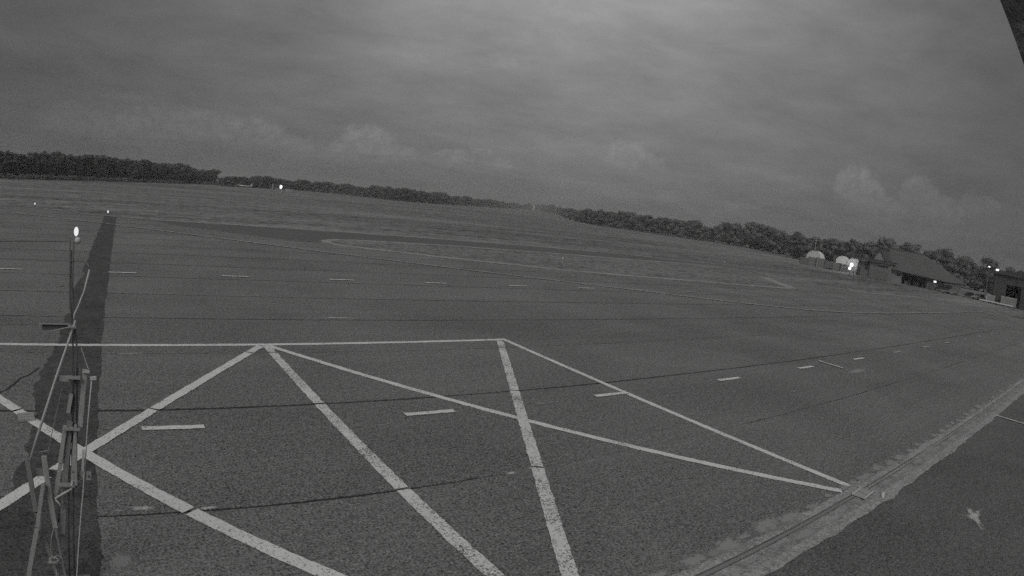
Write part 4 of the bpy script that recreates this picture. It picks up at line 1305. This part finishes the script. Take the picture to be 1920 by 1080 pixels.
part(MB().bar(W((-0.754, 1.737), -0.01), W((-0.897, 1.236), -0.01), 0.052, 0.025), 'timber_plank', M['wood'])
part(MB().bar(W((-0.604, 2.208), 0.0), W((-0.872, 0.761), 0.0), 0.070, 0.03), 'timber_plank', M['wood_dark'])
mb = MB()
p0, p1, w0, w1 = W((-0.535, 2.188), -0.05), W((-0.629, 1.433), -0.05), 0.03, 0.085
mb.add([(p0[0] - w0 / 2, p0[1] - .012, p0[2]), (p0[0] + w0 / 2, p0[1] - .012, p0[2]), (p1[0] + w1 / 2, p1[1] - .012, p1[2]), (p1[0] - w1 / 2, p1[1] - .012, p1[2]),
        (p0[0] - w0 / 2, p0[1] + .012, p0[2]), (p0[0] + w0 / 2, p0[1] + .012, p0[2]), (p1[0] + w1 / 2, p1[1] + .012, p1[2]), (p1[0] - w1 / 2, p1[1] + .012, p1[2])],
       [(0, 1, 2, 3), (7, 6, 5, 4), (0, 4, 5, 1), (1, 5, 6, 2), (2, 6, 7, 3), (3, 7, 4, 0)])
part(mb, 'split_board', M['wood'])
part(MB().bar(W((-0.330, 2.723), -0.03), W((-0.254, 2.729), -0.03), 0.035, 0.04), 'bracket', M['metal_light'])
part(MB().tube([W((-0.312, 2.692), -0.03), W((-0.385, 2.206), -0.03), W((-0.443, 1.812), -0.03), W((-0.527, 1.333), -0.03), W((-0.634, 0.828), -0.03), W((-0.785, 0.139), -0.03), W((-0.795, 0.01), -0.03)], 0.0085, 8), 'side_rod', M['metal_light'])
part(MB().bar(W((-0.463, 1.879), -0.04), W((-0.503, 1.610), -0.04), 0.030, 0.02), 'clamp', M['metal_light'])
part(MB().bar(W((-1.116, 1.565), 0.05), W((-0.798, 1.534), 0.05), 0.085, 0.03), 'cross_plank', M['wood_dark'])
part(MB().bar(W((-0.590, 1.536), 0.0), W((-0.405, 1.525), 0.0), 0.100, 0.03), 'cross_plank', M['wood'])
part(MB().tube([W((-0.642, 1.496), -0.07), W((-0.660, 1.399), -0.07), W((-0.783, 1.332), -0.07), W((-0.892, 1.271), -0.07)], 0.013, 7), 'bent_bar', M['metal_light'])
part(MB().tube([W((-0.892, 1.278), -0.07), W((-0.796, 1.133), -0.07)], 0.009, 7), 'bent_bar', M['metal_light'])
part(MB().tube([W((-0.786, 1.409), -0.05), W((-0.806, 1.162), -0.05)], 0.007, 6), 'pin', M['metal'])
part(MB().bar(W((-1.178, 1.806), 0.0), W((-1.163, 1.062), 0.0), 0.060, 0.05), 'post', M['wood_dark'])
part(MB().bar(W((-0.959, 1.799), -0.04), W((-0.944, 0.875), -0.04), 0.064, 0.05), 'post', M['wood'])
part(MB().bar(W((-1.006, 1.482), -0.11), W((-1.166, 0.917), -0.11), 0.048, 0.04), 'leaning_post', M['wood'])
part(MB().bar(W((-1.165, 0.924), -0.11), W((-1.436, 0.163), -0.11), 0.056, 0.04), 'leaning_post', M['wood'])
part(MB().bar(W((-1.161, 1.076), 0.0), W((-1.02, 0.0), 0.0), 0.050, 0.05), 'post', M['wood_dark'])
part(MB().bar(W((-0.943, 0.882), -0.04), W((-0.93, 0.0), -0.04), 0.030, 0.04), 'post', M['wood_dark'])
part(MB().bar(W((-0.819, 1.163), 0.03), W((-0.872, 0.895), 0.03), 0.080, 0.02), 'dark_plate', M['wood_dark'])
mb = MB()
k0 = Vector(W((-1.039, 0.437), -0.08))
pts = [k0 + Vector((0.10 * math.sin(2.3 * t) * (1 - t / 14), 0.03 * math.sin(3.1 * t), 0.035 * math.cos(1.7 * t) + 0.012 * math.sin(5 * t))) for t in [q * 0.3 for q in range(40)]]
mb.tube(pts, 0.008, 6)
mb.tube([k0, k0 + Vector((0.0, 0, -0.08)), k0 + Vector((0.01, 0.01, -0.17)), k0 + Vector((-0.01, 0.0, -0.26))], 0.007, 6)
mb.tube([k0, k0 + Vector((-0.01, 0, 0.15)), k0 + Vector((0.02, 0, 0.30)), Vector(W((-0.933, 0.948), -0.05))], 0.006, 6)
part(mb, 'rope_knot', M['wood'])
part(MB().bar(W((-1.30, 0.02), 0.0), W((-0.62, 0.02), 0.0), 0.06, 0.3), 'foot_plank', M['wood_dark'])
for q in ((-0.550, 1.536), (-0.437, 1.540), (-0.717, 2.721), (-0.565, 2.716), (-1.062, 1.564), (-0.558, 2.143), (-0.622, 1.613)):
    part(MB().tube([W(q, -0.075), W(q, -0.015)], 0.008, 7), 'bolt', M['metal_dark'])
for (q, r_) in (((-0.570, 3.311), (-0.477, 3.307)), ((-0.602, 2.741), (-0.443, 2.735)), ((-0.694, 2.144), (-0.487, 2.136)), ((-0.836, 1.445), (-0.622, 1.433))):
    part(MB().bar(W(q, -0.045), W(r_, -0.045), 0.016, 0.10), 'tie_band', M['metal'])
part(MB().tube([W((-1.130, 1.820), 0.0), W((-0.907, 1.851), 0.0)], 0.006, 6), 'tie_wire', M['metal'])

wire = MB().tube([(-6.0, 7.2, 4.02), (-3.2, 7.2, 4.09), (-1.377, 4.187)[:1] + (7.2,) + (-1.377, 4.187)[1:], (-0.578, 4.220)[:1] + (7.2,) + (-0.578, 4.220)[1:]], 0.0055, 6).build('taut_wire', M['metal_dark'])
tag(wire, 'thin dark wire running left from the top of the leaning stand', 'wire', 'wires of the stand')
wire = MB().tube([(-6.0, 7.26, 3.2), (-1.391, 3.287)[:1] + (7.26,) + (-1.391, 3.287)[1:], (-0.878, 3.309)[:1] + (7.26,) + (-0.878, 3.309)[1:]], 0.0045, 6).build('taut_wire', M['metal_dark'])
tag(wire, 'thin dark wire running left from the dark plate of the stand', 'wire', 'wires of the stand')

# --- short timber block left beside the trench
e = empty('timber_block', (-2.06, 13.0, 0.012), R(12), 'short pale timber block lying on the painted line beside the dark strip', 'timber')
for q in range(3):
    MB().span((-0.17, -0.16 + 0.11 * q, 0), (0.19, -0.06 + 0.11 * q, 0.06 + 0.01 * q)).build('board', M['wood'], e)

# --- cover plate set in the gate channel
e = empty('cover_plate', (13.25, 4.44, 0.018), R(4), 'pale square cover plate set in the cement gate channel', 'plate')
MB().span((-0.30, -0.16, 0), (0.30, 0.16, 0.014)).build('plate', M['plate'], e)
for s in (-1, 1):
    MB().span((-0.30, s * 0.155 - 0.014, 0.0145), (0.30, s * 0.155 + 0.014, 0.022)).build('rim', M['white'], e)
MB().tube([(-0.05, -0.12, 0.018), (0.02, 0.12, 0.018)], 0.008, 6).build('handle', M['rail'], e)
e = empty('cement_chip', (13.6, 4.06, 0.013), R(20), 'small pale cement chip beside the square cover plate', 'rubble')
MB().prism([(-0.14, -0.03), (0.13, -0.04), (0.15, 0.03), (-0.05, 0.05), (-0.15, 0.02)], 'z', 0, 0.035).build('chip', M['white'], e)

# --- weathered eave of the building that carries the camera, top right corner
e = empty('roof_eave', (1.30, 0.28, 5.5), 0, 'dark weathered roof eave cutting across the top right corner', 'roof')
d0, d1 = Vector((0.8880, 0.1995, 0.4155)), Vector((0.9465, 0.1555, 0.2820))
a0, a1 = CAM + d0 * 1.42, CAM + d1 * 1.42
ax = (a1 - a0).normalized()
vw = ((a0 + a1) / 2 - CAM).normalized()
sd2 = ax.cross(vw).normalized()
if sd2.y > 0:
    sd2 = -sd2
org = Vector(e.location)
a0 -= ax * 0.5
a1 += ax * 0.35
mb = MB()
vs = []
for p in (a0, a1):
    for s in (0.0, 0.16):
        for t in (0.0, 0.035):
            vs.append(p + sd2 * s + vw * t - org)
mb.add(vs, [(0, 1, 3, 2), (4, 6, 7, 5), (0, 4, 5, 1), (2, 3, 7, 6), (0, 2, 6, 4), (1, 5, 7, 3)])
mb.build('board', M['eave'], e)
mb = MB()
vs = []
for p in (a0, a1):
    for s in (0.17, 0.42):
        for t in (0.01, 0.05):
            vs.append(p + sd2 * s + vw * t - org)
mb.add(vs, [(0, 1, 3, 2), (4, 6, 7, 5), (0, 4, 5, 1), (2, 3, 7, 6), (0, 2, 6, 4), (1, 5, 7, 3)])
mb.build('board', M['eave'], e)
for (t, s, r_) in [(0.712, 0.020, 0.0060), (0.60, 0.022, 0.0035), (0.50, 0.014, 0.003), (0.665, 0.012, 0.0025)]:
    c = a0.lerp(a1, t) + sd2 * s - vw * 0.002 - org
    MB().sphere(c, (r_, r_, r_ * 1.5), 10, 6).build('screw_head', M['white'] if r_ > 0.005 else M['metal_light'], e)

# ================================================================== evening haze over the whole field
hm = bpy.data.materials.new('thin_haze')
hm.use_nodes = True
T = NT(hm.node_tree)
pv = T.n('ShaderNodeVolumePrincipled')
pv.inputs['Color'].default_value = (0.92, 0.92, 0.92, 1)
pv.inputs['Density'].default_value = HAZE
pv.inputs['Anisotropy'].default_value = 0.0
o_ = T.n('ShaderNodeOutputMaterial')
T.t.links.new(pv.outputs[0], o_.inputs['Volume'])
hz = MB().span((-6100, -6100, -1.5), (6100, 6100, 32.0)).build('haze', hm)
tag(hz, 'thin evening haze over the airfield', 'haze', None, 'stuff')
